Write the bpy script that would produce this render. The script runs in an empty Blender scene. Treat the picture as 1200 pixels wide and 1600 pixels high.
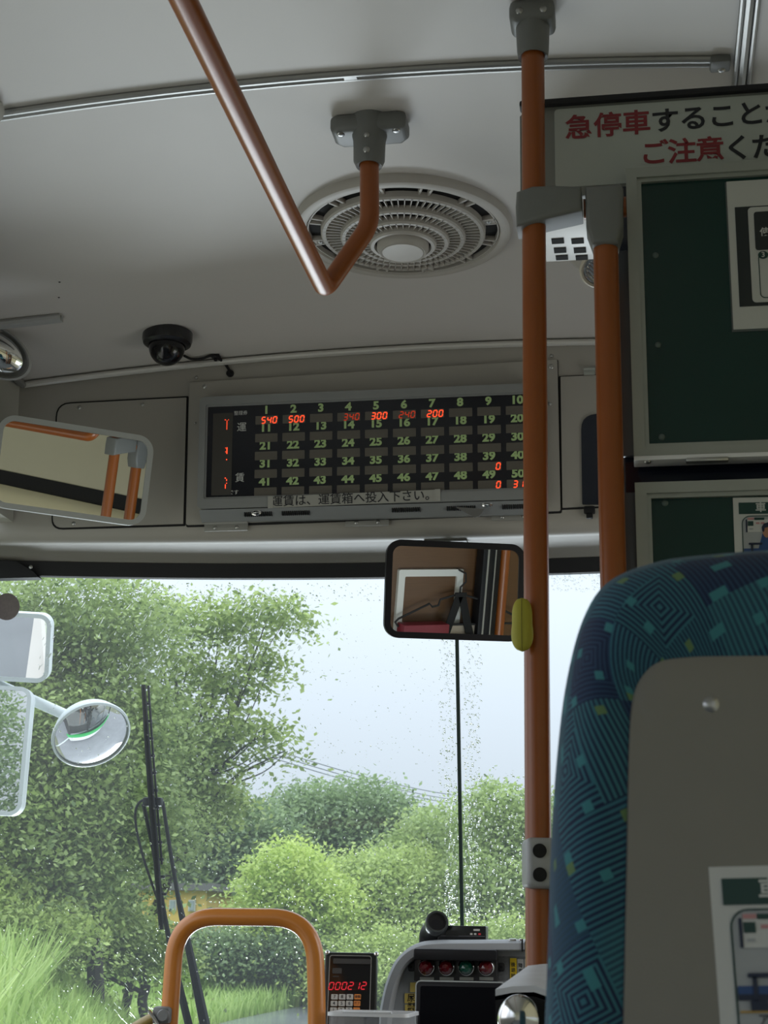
import bpy, bmesh, math, random
import numpy as np
from mathutils import Vector, Matrix

random.seed(7)
RNG = np.random.default_rng(11)
SC = bpy.context.scene
COL = SC.collection
PI = math.pi

# ------------------------------------------------------------------ camera
F = 2400.0                                   # focal length in pixels of the 1200x1600 frame
YAW = math.atan2(428.4, 2495.0)
PITCH = math.atan2(681.5, 2400.0)
ROLL = 0.018
EYE = np.array([0.42, 0.0, 1.0])
FWD = np.array([-math.sin(YAW) * math.cos(PITCH), math.cos(YAW) * math.cos(PITCH), math.sin(PITCH)])
RGT = np.array([math.cos(YAW), math.sin(YAW), 0.0])
UPV = np.cross(RGT, FWD)
cr, sr = math.cos(ROLL), math.sin(ROLL)
cam_data = bpy.data.cameras.new('camera')
cam = bpy.data.objects.new('camera', cam_data)
COL.objects.link(cam)
# content turns clockwise when the camera turns counter-clockwise
cx = RGT * cr + UPV * sr
cy = UPV * cr - RGT * sr
M = Matrix((( cx[0], cy[0], -FWD[0], EYE[0]), (cx[1], cy[1], -FWD[1], EYE[1]), (cx[2], cy[2], -FWD[2], EYE[2]), (0, 0, 0, 1)))
cam.matrix_world = M
cam_data.sensor_fit = 'VERTICAL'
cam_data.sensor_height = 36.0
cam_data.lens = 36.0 * F / 1600.0
cam_data.clip_start = 0.02
cam_data.clip_end = 600
cam_data.dof.use_dof = True
cam_data.dof.focus_distance = 3.1
cam_data.dof.aperture_fstop = 24.0
SC.camera = cam

# ------------------------------------------------------------------ view, world, lights
SC.view_settings.view_transform = 'Standard'
SC.view_settings.look = 'None'
SC.view_settings.exposure = 0.0
SC.view_settings.gamma = 1.0
SC.view_settings.use_curve_mapping = False
SC.cycles.use_denoising = True
SC.cycles.max_bounces = 10
SC.cycles.transparent_max_bounces = 24
SC.cycles.caustics_reflective = False
SC.cycles.caustics_refractive = False
world = bpy.data.worlds.new('overcast_sky')
SC.world = world
world.use_nodes = True
wnt = world.node_tree
bg = wnt.nodes['Background']
bg.inputs['Color'].default_value = (0.80, 0.875, 0.97, 1)
bg.inputs['Strength'].default_value = 0.66
# overcast sky: brighter towards the zenith
wtc = wnt.nodes.new('ShaderNodeTexCoord')
wsx = wnt.nodes.new('ShaderNodeSeparateXYZ')
wmr = wnt.nodes.new('ShaderNodeMapRange')
wmr.inputs['From Min'].default_value = 0.0
wmr.inputs['From Max'].default_value = 1.0
wmr.inputs['To Min'].default_value = 1.0
wmr.inputs['To Max'].default_value = 4.6
wmx = wnt.nodes.new('ShaderNodeVectorMath')
wmx.operation = 'SCALE'
wmx.inputs[0].default_value = (0.79, 0.88, 1.0)
wnt.links.new(wtc.outputs['Generated'], wsx.inputs[0])
wnt.links.new(wsx.outputs['Z'], wmr.inputs['Value'])
wnt.links.new(wmr.outputs[0], wmx.inputs['Scale'])
wnt.links.new(wmx.outputs[0], bg.inputs['Color'])


def area(name, loc, direction, sx, sy, energy, color=(1, 1, 1)):
    l = bpy.data.lights.new(name, 'AREA')
    l.shape = 'RECTANGLE'
    l.size, l.size_y, l.energy, l.color = sx, sy, energy, color
    o = bpy.data.objects.new(name, l)
    COL.objects.link(o)
    o.location = loc
    o.rotation_euler = Vector(direction).to_track_quat('-Z', 'Y').to_euler()
    return o


area('added_road_fill', (-0.9, 6.6, -0.6), (0.9, -4.8, 2.9), 3.0, 2.4, 260, (0.86, 0.93, 1.0))  # added lamp lifting the ceiling, in place of sky light off the road
area('left_windows_daylight', (-1.0, -0.5, 1.25), (1, 0, 0.15), 3.6, 0.85, 2.0, (0.97, 0.98, 1.0))
area('left_front_window_daylight', (-1.0, 1.35, 1.30), (1, 0.05, 0.10), 1.0, 0.85, 2.2, (0.98, 0.98, 1.0))
area('door_glass_daylight', (-1.04, 2.5, 1.05), (1, 0.55, -0.2), 1.0, 1.4, 2.6, (1.0, 0.97, 0.92))
area('driver_window_daylight', (1.0, 2.78, 1.32), (-1, 0.35, -0.45), 0.6, 0.8, 3.2, (1.0, 0.97, 0.92))
area('right_windows_daylight', (0.98, -1.6, 1.25), (-1, 0, 0.15), 2.4, 0.85, 1.0, (0.97, 0.98, 1.0))


# ------------------------------------------------------------------ pixel -> world
def ray(px, py):
    xo, yo = px - 600.0, py - 800.0
    x = xo * cr + yo * sr
    y = -xo * sr + yo * cr
    return FWD + RGT * x / F - UPV * y / F


def at_y(px, py, Y):
    d = ray(px, py)
    return EYE + d * (Y / d[1])


def at_z(px, py, Z):
    d = ray(px, py)
    return EYE + d * ((Z - EYE[2]) / d[2])


def at_x(px, py, X):
    d = ray(px, py)
    return EYE + d * ((X - EYE[0]) / d[0])


def at_plane(px, py, o, n):
    d = ray(px, py)
    o, n = np.array(o), np.array(n)
    return EYE + d * (((o - EYE) @ n) / (d @ n))


def head_y(x, z):                            # header panel surface
    return 3.175 + 0.09 * (2.30 - z) - 0.06 * x * x


def glass_y(x, z):                           # windscreen surface
    return 3.474 + (1.688 - z) * 0.19 - 0.10 * x * x


def on_surf(px, py, f, off=0.0):
    Y = 3.2
    for _ in range(6):
        p = at_y(px, py, Y)
        Y = f(p[0], p[2]) + off
    return at_y(px, py, Y)


def on_head(px, py, off=0.0):
    return on_surf(px, py, head_y, -off)


def on_glass(px, py, off=0.0):
    return on_surf(px, py, glass_y, off)


def ceil_z(x):
    z = 2.303 - 0.075 * x * x
    return z


def on_ceil(px, py, drop=0.0):
    Z = 2.29
    for _ in range(6):
        p = at_z(px, py, Z)
        Z = ceil_z(p[0]) - drop
    return at_z(px, py, Z)


def hill_z(y):
    return -0.95 + 0.045 * max(0.0, y - 4.0)


def on_hill(px, py):
    d = ray(px, py)
    t = (-0.95 - 0.18 - EYE[2]) / (d[2] - 0.045 * d[1])
    return EYE + d * t


# ------------------------------------------------------------------ materials
MATS = {}


def mat(name, color, rough=0.5, metal=0.0, noise=0.0, nscale=20.0, coat=0.0, emit=None, estr=0.0, spec=0.5, bump=0.0, bscale=200.0, alpha=1.0, trans=0.0):
    if name in MATS:
        return MATS[name]
    m = bpy.data.materials.new(name)
    m.use_nodes = True
    nt = m.node_tree
    b = nt.nodes['Principled BSDF']
    b.inputs['Base Color'].default_value = (*color, 1)
    b.inputs['Roughness'].default_value = rough
    b.inputs['Metallic'].default_value = metal
    b.inputs['Coat Weight'].default_value = coat
    b.inputs['Coat Roughness'].default_value = 0.12
    b.inputs['Specular IOR Level'].default_value = spec
    b.inputs['Transmission Weight'].default_value = trans
    if emit:
        b.inputs['Emission Color'].default_value = (*emit, 1)
        b.inputs['Emission Strength'].default_value = estr
    tc = nt.nodes.new('ShaderNodeTexCoord')
    if noise > 0:
        n = nt.nodes.new('ShaderNodeTexNoise')
        n.inputs['Scale'].default_value = nscale
        n.inputs['Detail'].default_value = 5
        nt.links.new(tc.outputs['Object'], n.inputs['Vector'])
        mx = nt.nodes.new('ShaderNodeMix')
        mx.data_type = 'RGBA'
        mx.inputs[6].default_value = (*[c * (1 - noise) for c in color], 1)
        mx.inputs[7].default_value = (*[min(1, c * (1 + noise)) for c in color], 1)
        nt.links.new(n.outputs['Fac'], mx.inputs[0])
        nt.links.new(mx.outputs[2], b.inputs['Base Color'])
    if bump > 0:
        n2 = nt.nodes.new('ShaderNodeTexNoise')
        n2.inputs['Scale'].default_value = bscale
        n2.inputs['Detail'].default_value = 3
        nt.links.new(tc.outputs['Object'], n2.inputs['Vector'])
        bp = nt.nodes.new('ShaderNodeBump')
        bp.inputs['Strength'].default_value = bump
        bp.inputs['Distance'].default_value = 0.002
        nt.links.new(n2.outputs['Fac'], bp.inputs['Height'])
        nt.links.new(bp.outputs['Normal'], b.inputs['Normal'])
    MATS[name] = m
    return m


ceiling_m = mat('ceiling_laminate', (0.60, 0.575, 0.55), 0.55, noise=0.04, nscale=6, bump=0.05, bscale=300)
panel_m = mat('header_laminate', (0.355, 0.338, 0.305), 0.5, noise=0.03, nscale=8, bump=0.06, bscale=500)
wallcream_m = mat('wall_cream', (0.86, 0.80, 0.62), 0.6, noise=0.04, nscale=5)
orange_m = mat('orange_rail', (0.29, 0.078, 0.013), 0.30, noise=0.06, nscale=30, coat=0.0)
orange2_m = mat('orange_vinyl_rail', (0.58, 0.205, 0.028), 0.32, noise=0.06, nscale=30, coat=0.3)
grey_m = mat('grey_casting', (0.17, 0.175, 0.17), 0.45, noise=0.05, nscale=60, bump=0.1, bscale=600)
lgrey_m = mat('light_grey_casting', (0.36, 0.365, 0.36), 0.42, noise=0.04, nscale=60)
alum_m = mat('aluminium', (0.36, 0.36, 0.35), 0.45, 0.8, noise=0.04, nscale=80)
framealum_m = mat('painted_aluminium', (0.38, 0.40, 0.37), 0.4, 0.35, noise=0.04, nscale=80)
chrome_m = mat('chrome', (0.75, 0.75, 0.74), 0.15, 1.0)
steel_m = mat('screw_steel', (0.45, 0.45, 0.44), 0.3, 0.9)
black_m = mat('black_plastic', (0.011, 0.011, 0.013), 0.45, spec=0.25)
rubber_m = mat('black_rubber', (0.009, 0.009, 0.011), 0.7)
blackgloss_m = mat('black_gloss', (0.006, 0.006, 0.008), 0.12)
navy_m = mat('navy_acrylic', (0.006, 0.009, 0.02), 0.18)
gap_m = mat('dark_gap', (0.01, 0.01, 0.01), 0.9)
mirror_m = mat('mirror_silver', (0.90, 0.90, 0.88), 0.0, 1.0)
white_m = mat('white_plastic', (0.78, 0.78, 0.76), 0.4)
ventw_m = mat('vent_plastic', (0.47, 0.445, 0.41), 0.45, noise=0.07, nscale=40)
ventd_m = mat('vent_painted_shade', (0.008, 0.008, 0.008), 0.8)
green_m = mat('green_board', (0.006, 0.036, 0.030), 0.22, noise=0.15, nscale=12)
paper_m = mat('paper', (0.56, 0.57, 0.55), 0.6, noise=0.03, nscale=30)
signw_m = mat('sign_white', (0.42, 0.45, 0.42), 0.5, noise=0.02, nscale=20)
signg_m = mat('sign_grey', (0.20, 0.21, 0.195), 0.55)
red_m = mat('red_ink', (0.22, 0.020, 0.026), 0.5)
ink_m = mat('black_ink', (0.010, 0.011, 0.016), 0.5)
pgreen_m = mat('print_green', (0.008, 0.045, 0.038), 0.5)
pblue_m = mat('print_blue', (0.02, 0.065, 0.20), 0.5)
pnavy_m = mat('print_navy', (0.008, 0.016, 0.045), 0.5)
pskin_m = mat('print_skin', (0.40, 0.20, 0.12), 0.5)
pgrey_m = mat('print_grey', (0.36, 0.38, 0.39), 0.5)
pyellow_m = mat('print_ochre', (0.45, 0.28, 0.05), 0.5)
ppink_m = mat('print_pink', (0.5, 0.25, 0.25), 0.5)
ledon_m = mat('led_red_lit', (0.4, 0.02, 0.01), 0.4, emit=(1.0, 0.07, 0.02), estr=1.6)
leddim_m = mat('led_red_dim', (0.2, 0.02, 0.01), 0.4, emit=(1.0, 0.07, 0.02), estr=0.34)
cell_m = mat('smoked_window', (0.115, 0.105, 0.088), 0.3, noise=0.1, nscale=90)
screen_m = mat('display_black', (0.006, 0.007, 0.012), 0.18)
numgreen_m = mat('number_green', (0.42, 0.58, 0.26), 0.5)
numgrey_m = mat('caption_grey', (0.55, 0.56, 0.55), 0.5)
dispframe_m = mat('display_frame', (0.26, 0.27, 0.27), 0.4, 0.2, noise=0.06, nscale=30)
tape_m = mat('caption_tape', (0.36, 0.36, 0.33), 0.35, noise=0.1, nscale=25)
wood_m = bpy.data.materials.new('wood_laminate')
yellow_m = mat('yellow_foam', (0.40, 0.37, 0.035), 0.6, noise=0.08, nscale=40, bump=0.15, bscale=300)
dash_m = mat('dash_grey', (0.36, 0.38, 0.40), 0.5, noise=0.05, nscale=40, bump=0.1, bscale=700)
dashrim_m = mat('dash_rim_grey', (0.36, 0.375, 0.39), 0.45, noise=0.03, nscale=40)
lampred_m = mat('lens_red', (0.10, 0.004, 0.008), 0.08, coat=1.0)
lampgreen_m = mat('lens_green', (0.004, 0.07, 0.045), 0.08, coat=1.0)
stick_m = mat('yellow_sticker', (0.80, 0.62, 0.16), 0.5)
stickb_m = mat('bright_yellow_label', (0.88, 0.62, 0.02), 0.5)
keyw_m = mat('key_white', (0.52, 0.51, 0.47), 0.5)
keyo_m = mat('key_orange', (0.70, 0.24, 0.05), 0.5)
shell_m = mat('seat_shell', (0.215, 0.205, 0.175), 0.55, noise=0.04, nscale=30, bump=0.15, bscale=900)
tabgrey_m = mat('device_grey', (0.74, 0.75, 0.78), 0.5, noise=0.1, nscale=30)
curtain_m = mat('cream_curtain', (0.80, 0.76, 0.60), 0.8, noise=0.06, nscale=6)
_n = curtain_m.node_tree
_t = _n.nodes.new('ShaderNodeBsdfTranslucent')
_t.inputs['Color'].default_value = (0.82, 0.76, 0.58, 1)
_x = _n.nodes.new('ShaderNodeMixShader')
_x.inputs['Fac'].default_value = 0.6
_n.links.new(_n.nodes['Principled BSDF'].outputs[0], _x.inputs[1])
_n.links.new(_t.outputs[0], _x.inputs[2])
_n.links.new(_x.outputs[0], _n.nodes['Material Output'].inputs['Surface'])
floor_m = mat('vinyl_floor', (0.10, 0.11, 0.11), 0.6, noise=0.2, nscale=60)
clear_m = mat('clear_acrylic', (0.9, 0.93, 0.93), 0.06)
clear_m.node_tree.nodes['Principled BSDF'].inputs['Alpha'].default_value = 0.09
mirw_m = mat('white_mirror_shell', (0.62, 0.66, 0.66), 0.4)
mirg_m = mat('grey_mirror_rim', (0.42, 0.44, 0.43), 0.45)
busgreen_m = mat('bus_green_paint', (0.02, 0.36, 0.08), 0.25)
buswhite_m = mat('bus_white_paint', (0.70, 0.72, 0.74), 0.3)
brownst_m = mat('brown_sticker', (0.13, 0.105, 0.095), 0.6, noise=0.3, nscale=150)
rods_m = mat('ochre_bar', (0.33, 0.24, 0.06), 0.4, coat=0.3)
bark_m = mat('bark', (0.045, 0.04, 0.032), 0.9, noise=0.35, nscale=14)
wallyel_m = mat('house_yellow', (0.80, 0.55, 0.16), 0.8, noise=0.12, nscale=3)
housew_m = mat('house_white', (0.6, 0.6, 0.58), 0.7)
roof_m = mat('roof_grey', (0.15, 0.14, 0.14), 0.7)
bookred_m = mat('crimson_cover', (0.22, 0.015, 0.03), 0.5)
beige_m = mat('beige_card', (0.50, 0.42, 0.33), 0.7)
strap_m = mat('black_strap', (0.008, 0.008, 0.01), 0.8)
wire_m = mat('wire_black', (0.02, 0.02, 0.022), 0.6)

# wood laminate
wood_m.use_nodes = True
nt = wood_m.node_tree
b = nt.nodes['Principled BSDF']
tc = nt.nodes.new('ShaderNodeTexCoord')
mp = nt.nodes.new('ShaderNodeMapping')
mp.inputs['Scale'].default_value = (3, 3, 60)
nz = nt.nodes.new('ShaderNodeTexNoise')
nz.inputs['Scale'].default_value = 4
nz.inputs['Detail'].default_value = 6
rp = nt.nodes.new('ShaderNodeValToRGB')
rp.color_ramp.elements[0].color = (0.115, 0.056, 0.025, 1)
rp.color_ramp.elements[1].color = (0.16, 0.082, 0.038, 1)
nt.links.new(tc.outputs['Object'], mp.inputs['Vector'])
nt.links.new(mp.outputs['Vector'], nz.inputs['Vector'])
nt.links.new(nz.outputs['Fac'], rp.inputs['Fac'])
nt.links.new(rp.outputs['Color'], b.inputs['Base Color'])
b.inputs['Roughness'].default_value = 0.4

# windscreen glass: clear pane with a thin wet veil
glass_m = bpy.data.materials.new('wet_windscreen_glass')
glass_m.use_nodes = True
nt = glass_m.node_tree
nt.nodes.clear()
out = nt.nodes.new('ShaderNodeOutputMaterial')
tr = nt.nodes.new('ShaderNodeBsdfTransparent')
tr.inputs['Color'].default_value = (0.95, 0.98, 0.965, 1)
tl = nt.nodes.new('ShaderNodeBsdfTranslucent')
tl.inputs['Color'].default_value = (0.85, 0.92, 0.95, 1)
gl = nt.nodes.new('ShaderNodeBsdfGlossy')
gl.inputs['Roughness'].default_value = 0.02
m1 = nt.nodes.new('ShaderNodeMixShader')
m2 = nt.nodes.new('ShaderNodeMixShader')
lw = nt.nodes.new('ShaderNodeFresnel')
lw.inputs['IOR'].default_value = 1.3
m1.inputs['Fac'].default_value = 0.036
nt.links.new(tr.outputs[0], m1.inputs[1])
nt.links.new(tl.outputs[0], m1.inputs[2])
nt.links.new(lw.outputs[0], m2.inputs['Fac'])
nt.links.new(m1.outputs[0], m2.inputs[1])
nt.links.new(gl.outputs[0], m2.inputs[2])
nt.links.new(m2.outputs[0], out.inputs['Surface'])

water_m = bpy.data.materials.new('rain_water')
water_m.use_nodes = True
nt = water_m.node_tree
nt.nodes.clear()
out = nt.nodes.new('ShaderNodeOutputMaterial')
rf = nt.nodes.new('ShaderNodeBsdfGlass')
rf.inputs['IOR'].default_value = 1.33
rf.inputs['Roughness'].default_value = 0.0
nt.links.new(rf.outputs[0], out.inputs['Surface'])


def leaf_mat(name, dark, light, trans=0.42):
    m = bpy.data.materials.new(name)
    m.use_nodes = True
    nt = m.node_tree
    nt.nodes.clear()
    out = nt.nodes.new('ShaderNodeOutputMaterial')
    at = nt.nodes.new('ShaderNodeAttribute')
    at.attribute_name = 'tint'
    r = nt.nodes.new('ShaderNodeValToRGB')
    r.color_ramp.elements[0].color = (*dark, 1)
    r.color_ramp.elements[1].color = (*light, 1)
    df = nt.nodes.new('ShaderNodeBsdfPrincipled')
    df.inputs['Roughness'].default_value = 0.45
    tl = nt.nodes.new('ShaderNodeBsdfTranslucent')
    mx = nt.nodes.new('ShaderNodeMixShader')
    mx.inputs['Fac'].default_value = trans
    nt.links.new(at.outputs['Fac'], r.inputs['Fac'])
    nt.links.new(r.outputs['Color'], df.inputs['Base Color'])
    nt.links.new(r.outputs['Color'], tl.inputs['Color'])
    nt.links.new(df.outputs[0], mx.inputs[1])
    nt.links.new(tl.outputs[0], mx.inputs[2])
    nt.links.new(mx.outputs[0], out.inputs['Surface'])
    return m


leafA_m = leaf_mat('leaf_bright', (0.14, 0.22, 0.05), (0.62, 0.74, 0.24))
leafB_m = leaf_mat('leaf_dark', (0.09, 0.15, 0.07), (0.38, 0.50, 0.22))
leafC_m = leaf_mat('leaf_lime', (0.24, 0.36, 0.06), (0.72, 0.84, 0.24))
leafD_m = leaf_mat('leaf_mid', (0.11, 0.18, 0.05), (0.54, 0.66, 0.24))
grass_m = leaf_mat('grass_blade', (0.22, 0.38, 0.07), (0.62, 0.76, 0.26))

# seat moquette
fab_m = bpy.data.materials.new('seat_moquette')
fab_m.use_nodes = True
nt = fab_m.node_tree
pb = nt.nodes['Principled BSDF']
pb.inputs['Roughness'].default_value = 0.9
pb.inputs['Sheen Weight'].default_value = 0.05


def nmath(op, a, bb=None):
    n = nt.nodes.new('ShaderNodeMath')
    n.operation = op
    for i, v in enumerate((a, bb)):
        if v is None:
            continue
        if isinstance(v, (int, float)):
            n.inputs[i].default_value = v
        else:
            nt.links.new(v, n.inputs[i])
    return n.outputs[0]


uvn = nt.nodes.new('ShaderNodeUVMap')
uvn.uv_map = 'UVMap'
sx = nt.nodes.new('ShaderNodeSeparateXYZ')
nt.links.new(uvn.outputs[0], sx.inputs[0])
U, V = sx.outputs[0], sx.outputs[1]           # metres along and across the border
ca, sa = math.cos(math.radians(27)), math.sin(math.radians(27))
A = nmath('ADD', nmath('MULTIPLY', U, ca), nmath('MULTIPLY', V, sa))
B = nmath('SUBTRACT', nmath('MULTIPLY', V, ca), nmath('MULTIPLY', U, sa))
CELL = 0.060
ia = nmath('FLOOR', nmath('DIVIDE', A, CELL))
ib = nmath('FLOOR', nmath('DIVIDE', B, CELL * 0.62))
fa = nmath('FRACT', nmath('DIVIDE', A, CELL))
fb = nmath('FRACT', nmath('DIVIDE', B, CELL * 0.62))
cmb = nt.nodes.new('ShaderNodeCombineXYZ')
nt.links.new(ia, cmb.inputs[0])
nt.links.new(ib, cmb.inputs[1])
wn = nt.nodes.new('ShaderNodeTexWhiteNoise')
nt.links.new(cmb.outputs[0], wn.inputs['Vector'])
rnd = wn.outputs['Value']
cheb = nmath('MAXIMUM', nmath('ABSOLUTE', nmath('SUBTRACT', fa, 0.5)), nmath('MULTIPLY', nmath('ABSOLUTE', nmath('SUBTRACT', fb, 0.5)), 0.62))
PER = 0.0034
s1 = nmath('SINE', nmath('MULTIPLY', B, 2 * PI / PER))
s2 = nmath('SINE', nmath('MULTIPLY', A, 2 * PI / PER))
s3 = nmath('SINE', nmath('MULTIPLY', cheb, 2 * PI * CELL / PER))
pick12 = nmath('GREATER_THAN', rnd, 0.66)
pick3 = nmath('GREATER_THAN', rnd, 0.90)
st = nmath('ADD', nmath('MULTIPLY', s2, nmath('SUBTRACT', 1.0, pick12)), nmath('ADD', nmath('MULTIPLY', s1, nmath('SUBTRACT', pick12, pick3)), nmath('MULTIPLY', s3, pick3)))
stp = nt.nodes.new('ShaderNodeMapRange')
stp.inputs['From Min'].default_value = -0.5
stp.inputs['From Max'].default_value = 0.7
nt.links.new(st, stp.inputs['Value'])
dk = nt.nodes.new('ShaderNodeValToRGB')
dk.color_ramp.interpolation = 'CONSTANT'
e = dk.color_ramp.elements
e[0].position, e[0].color = 0.0, (0.006, 0.022, 0.055, 1)
e[1].position, e[1].color = 0.4, (0.014, 0.052, 0.085, 1)
x = e.new(0.7); x.color = (0.005, 0.014, 0.048, 1)
lt = nt.nodes.new('ShaderNodeValToRGB')
lt.color_ramp.interpolation = 'CONSTANT'
e = lt.color_ramp.elements
e[0].position, e[0].color = 0.0, (0.030, 0.135, 0.180, 1)
e[1].position, e[1].color = 0.3, (0.034, 0.150, 0.180, 1)
x = e.new(0.5); x.color = (0.016, 0.062, 0.115, 1)
x = e.new(0.62); x.color = (0.030, 0.140, 0.175, 1)
x = e.new(0.86); x.color = (0.014, 0.045, 0.10, 1)
wn2 = nt.nodes.new('ShaderNodeTexWhiteNoise')
cm2 = nt.nodes.new('ShaderNodeVectorMath')
cm2.operation = 'ADD'
cm2.inputs[1].default_value = (17.3, 5.1, 2.0)
nt.links.new(cmb.outputs[0], cm2.inputs[0])
nt.links.new(cm2.outputs[0], wn2.inputs['Vector'])
nt.links.new(wn2.outputs['Value'], dk.inputs['Fac'])
nt.links.new(wn2.outputs['Value'], lt.inputs['Fac'])
mxa = nt.nodes.new('ShaderNodeMix')
mxa.data_type = 'RGBA'
nt.links.new(stp.outputs[0], mxa.inputs[0])
nt.links.new(dk.outputs[0], mxa.inputs[6])
nt.links.new(lt.outputs[0], mxa.inputs[7])
# small bright squares strung along some diagonals
SQ = 0.0062
ja = nmath('FLOOR', nmath('DIVIDE', A, SQ))
jb = nmath('FLOOR', nmath('DIVIDE', B, SQ))
cm3 = nt.nodes.new('ShaderNodeCombineXYZ')
nt.links.new(ja, cm3.inputs[0])
nt.links.new(jb, cm3.inputs[1])
wn3 = nt.nodes.new('ShaderNodeTexWhiteNoise')
nt.links.new(cm3.outputs[0], wn3.inputs['Vector'])
band = nmath('LESS_THAN', nmath('FRACT', nmath('DIVIDE', nmath('ADD', ja, nmath('MULTIPLY', jb, 5.0)), 17.0)), 0.08)
sqm = nmath('MULTIPLY', band, nmath('GREATER_THAN', wn3.outputs['Value'], 0.45))
sqc = nt.nodes.new('ShaderNodeValToRGB')
sqc.color_ramp.interpolation = 'CONSTANT'
e = sqc.color_ramp.elements
e[0].position, e[0].color = 0.0, (0.040, 0.19, 0.21, 1)
e[1].position, e[1].color = 0.88, (0.11, 0.19, 0.075, 1)
nt.links.new(wn3.outputs['Value'], sqc.inputs['Fac'])
mxb = nt.nodes.new('ShaderNodeMix')
mxb.data_type = 'RGBA'
nt.links.new(sqm, mxb.inputs[0])
nt.links.new(mxa.outputs[2], mxb.inputs[6])
nt.links.new(sqc.outputs[0], mxb.inputs[7])
nt.links.new(mxb.outputs[2], pb.inputs['Base Color'])


# ------------------------------------------------------------------ geometry helpers: a geo is (verts, faces)
def join(*gs):
    V, Fc = [], []
    for g in gs:
        o = len(V)
        V += [tuple(map(float, v)) for v in g[0]]
        Fc += [tuple(i + o for i in f) for f in g[1]]
    return V, Fc


def bm_geo(bm):
    bm.verts.index_update()
    g = [tuple(v.co) for v in bm.verts], [tuple(v.index for v in f.verts) for f in bm.faces]
    bm.free()
    return g


def xf(g, m):
    return [tuple(m @ Vector(v)) for v in g[0]], g[1]


def frame(o, u, v=None, w=None):
    """matrix with local x along u and local z along w (or y along v)"""
    u = Vector(u).normalized()
    if v is not None:
        v = Vector(v)
        w = u.cross(v).normalized()
        v = w.cross(u)
    else:
        w = Vector(w)
        v = w.cross(u).normalized()
        w = u.cross(v)
    o = Vector(o)
    return Matrix(((u.x, v.x, w.x, o.x), (u.y, v.y, w.y, o.y), (u.z, v.z, w.z, o.z), (0, 0, 0, 1)))


def box(c, s, bevel=0.0, m=None, seg=2):
    bm = bmesh.new()
    bmesh.ops.create_cube(bm, size=1.0)
    for v in bm.verts:
        v.co = Vector((v.co.x * s[0], v.co.y * s[1], v.co.z * s[2]))
    if bevel > 0:
        bmesh.ops.bevel(bm, geom=list(bm.edges), offset=min(bevel, min(s) * 0.49), segments=seg, profile=0.5, affect='EDGES')
    for v in bm.verts:
        v.co += Vector(c)
    g = bm_geo(bm)
    return xf(g, m) if m is not None else g


def prism(poly, a, b, m=None, bevel=0.0, seg=2):
    """polygon in local x,y extruded from z=a to z=b"""
    bm = bmesh.new()
    lo = [bm.verts.new((p[0], p[1], a)) for p in poly]
    hi = [bm.verts.new((p[0], p[1], b)) for p in poly]
    n = len(poly)
    f0 = bm.faces.new(lo[::-1])
    f1 = bm.faces.new(hi)
    for i in range(n):
        bm.faces.new((lo[i], lo[(i + 1) % n], hi[(i + 1) % n], hi[i]))
    bmesh.ops.recalc_face_normals(bm, faces=list(bm.faces))
    if bevel > 0:
        ed = [e for f in (f0, f1) for e in f.edges]
        bmesh.ops.bevel(bm, geom=list(set(ed)), offset=bevel, segments=seg, profile=0.5, affect='EDGES')
    g = bm_geo(bm)
    return xf(g, m) if m is not None else g


def rrect(w, h, r, n=6, cx=0.0, cy=0.0):
    pts = []
    for k, (sx_, sy_) in enumerate(((1, 1), (-1, 1), (-1, -1), (1, -1))):
        for i in range(n + 1):
            a = (k + i / n) * PI / 2
            pts.append((cx + sx_ * (w / 2 - r) + r * math.cos(a), cy + sy_ * (h / 2 - r) + r * math.sin(a)))
    return pts


def ring_prism(outer, inner, a, b, m=None):
    n = len(outer)
    Vv = [(p[0], p[1], a) for p in outer] + [(p[0], p[1], a) for p in inner] + [(p[0], p[1], b) for p in outer] + [(p[0], p[1], b) for p in inner]
    Fc = []
    for i in range(n):
        j = (i + 1) % n
        Fc += [(i, j, n + j, n + i), (2 * n + j, 2 * n + i, 3 * n + i, 3 * n + j), (j, i, 2 * n + i, 2 * n + j), (n + i, n + j, 3 * n + j, 3 * n + i)]
    g = (Vv, Fc)
    return xf(g, m) if m is not None else g


def lathe(prof, n=48, m=None, a0=0.0, a1=2 * PI):
    """profile of (r, z) turned about local z"""
    Vv, Fc = [], []
    full = abs(a1 - a0 - 2 * PI) < 1e-6
    cols = n if full else n + 1
    k = len(prof)
    for i in range(cols):
        a = a0 + (a1 - a0) * i / n
        for r, z in prof:
            Vv.append((r * math.cos(a), r * math.sin(a), z))
    for i in range(n):
        j = (i + 1) % cols
        for q in range(k - 1):
            Fc.append((i * k + q, j * k + q, j * k + q + 1, i * k + q + 1))
    g = (Vv, Fc)
    return xf(g, m) if m is not None else g


def tube(pts, r, n=14, caps=True, radii=None):
    pts = [Vector(p) for p in pts]
    Vv, Fc = [], []
    t0 = (pts[1] - pts[0]).normalized()
    ref = Vector((0, 0, 1)) if abs(t0.z) < 0.9 else Vector((1, 0, 0))
    nrm = t0.cross(ref).normalized()
    L = len(pts)
    for i, p in enumerate(pts):
        t = (pts[min(i + 1, L - 1)] - pts[max(i - 1, 0)]).normalized()
        nrm = (nrm - t * nrm.dot(t)).normalized()
        bn = t.cross(nrm)
        rr = radii[i] if radii else r
        for k in range(n):
            a = 2 * PI * k / n
            Vv.append(tuple(p + (nrm * math.cos(a) + bn * math.sin(a)) * rr))
    for i in range(L - 1):
        for k in range(n):
            q = (k + 1) % n
            Fc.append((i * n + k, i * n + q, (i + 1) * n + q, (i + 1) * n + k))
    if caps:
        Fc.append(tuple(range(n))[::-1])
        Fc.append(tuple((L - 1) * n + k for k in range(n)))
    return Vv, Fc


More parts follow.
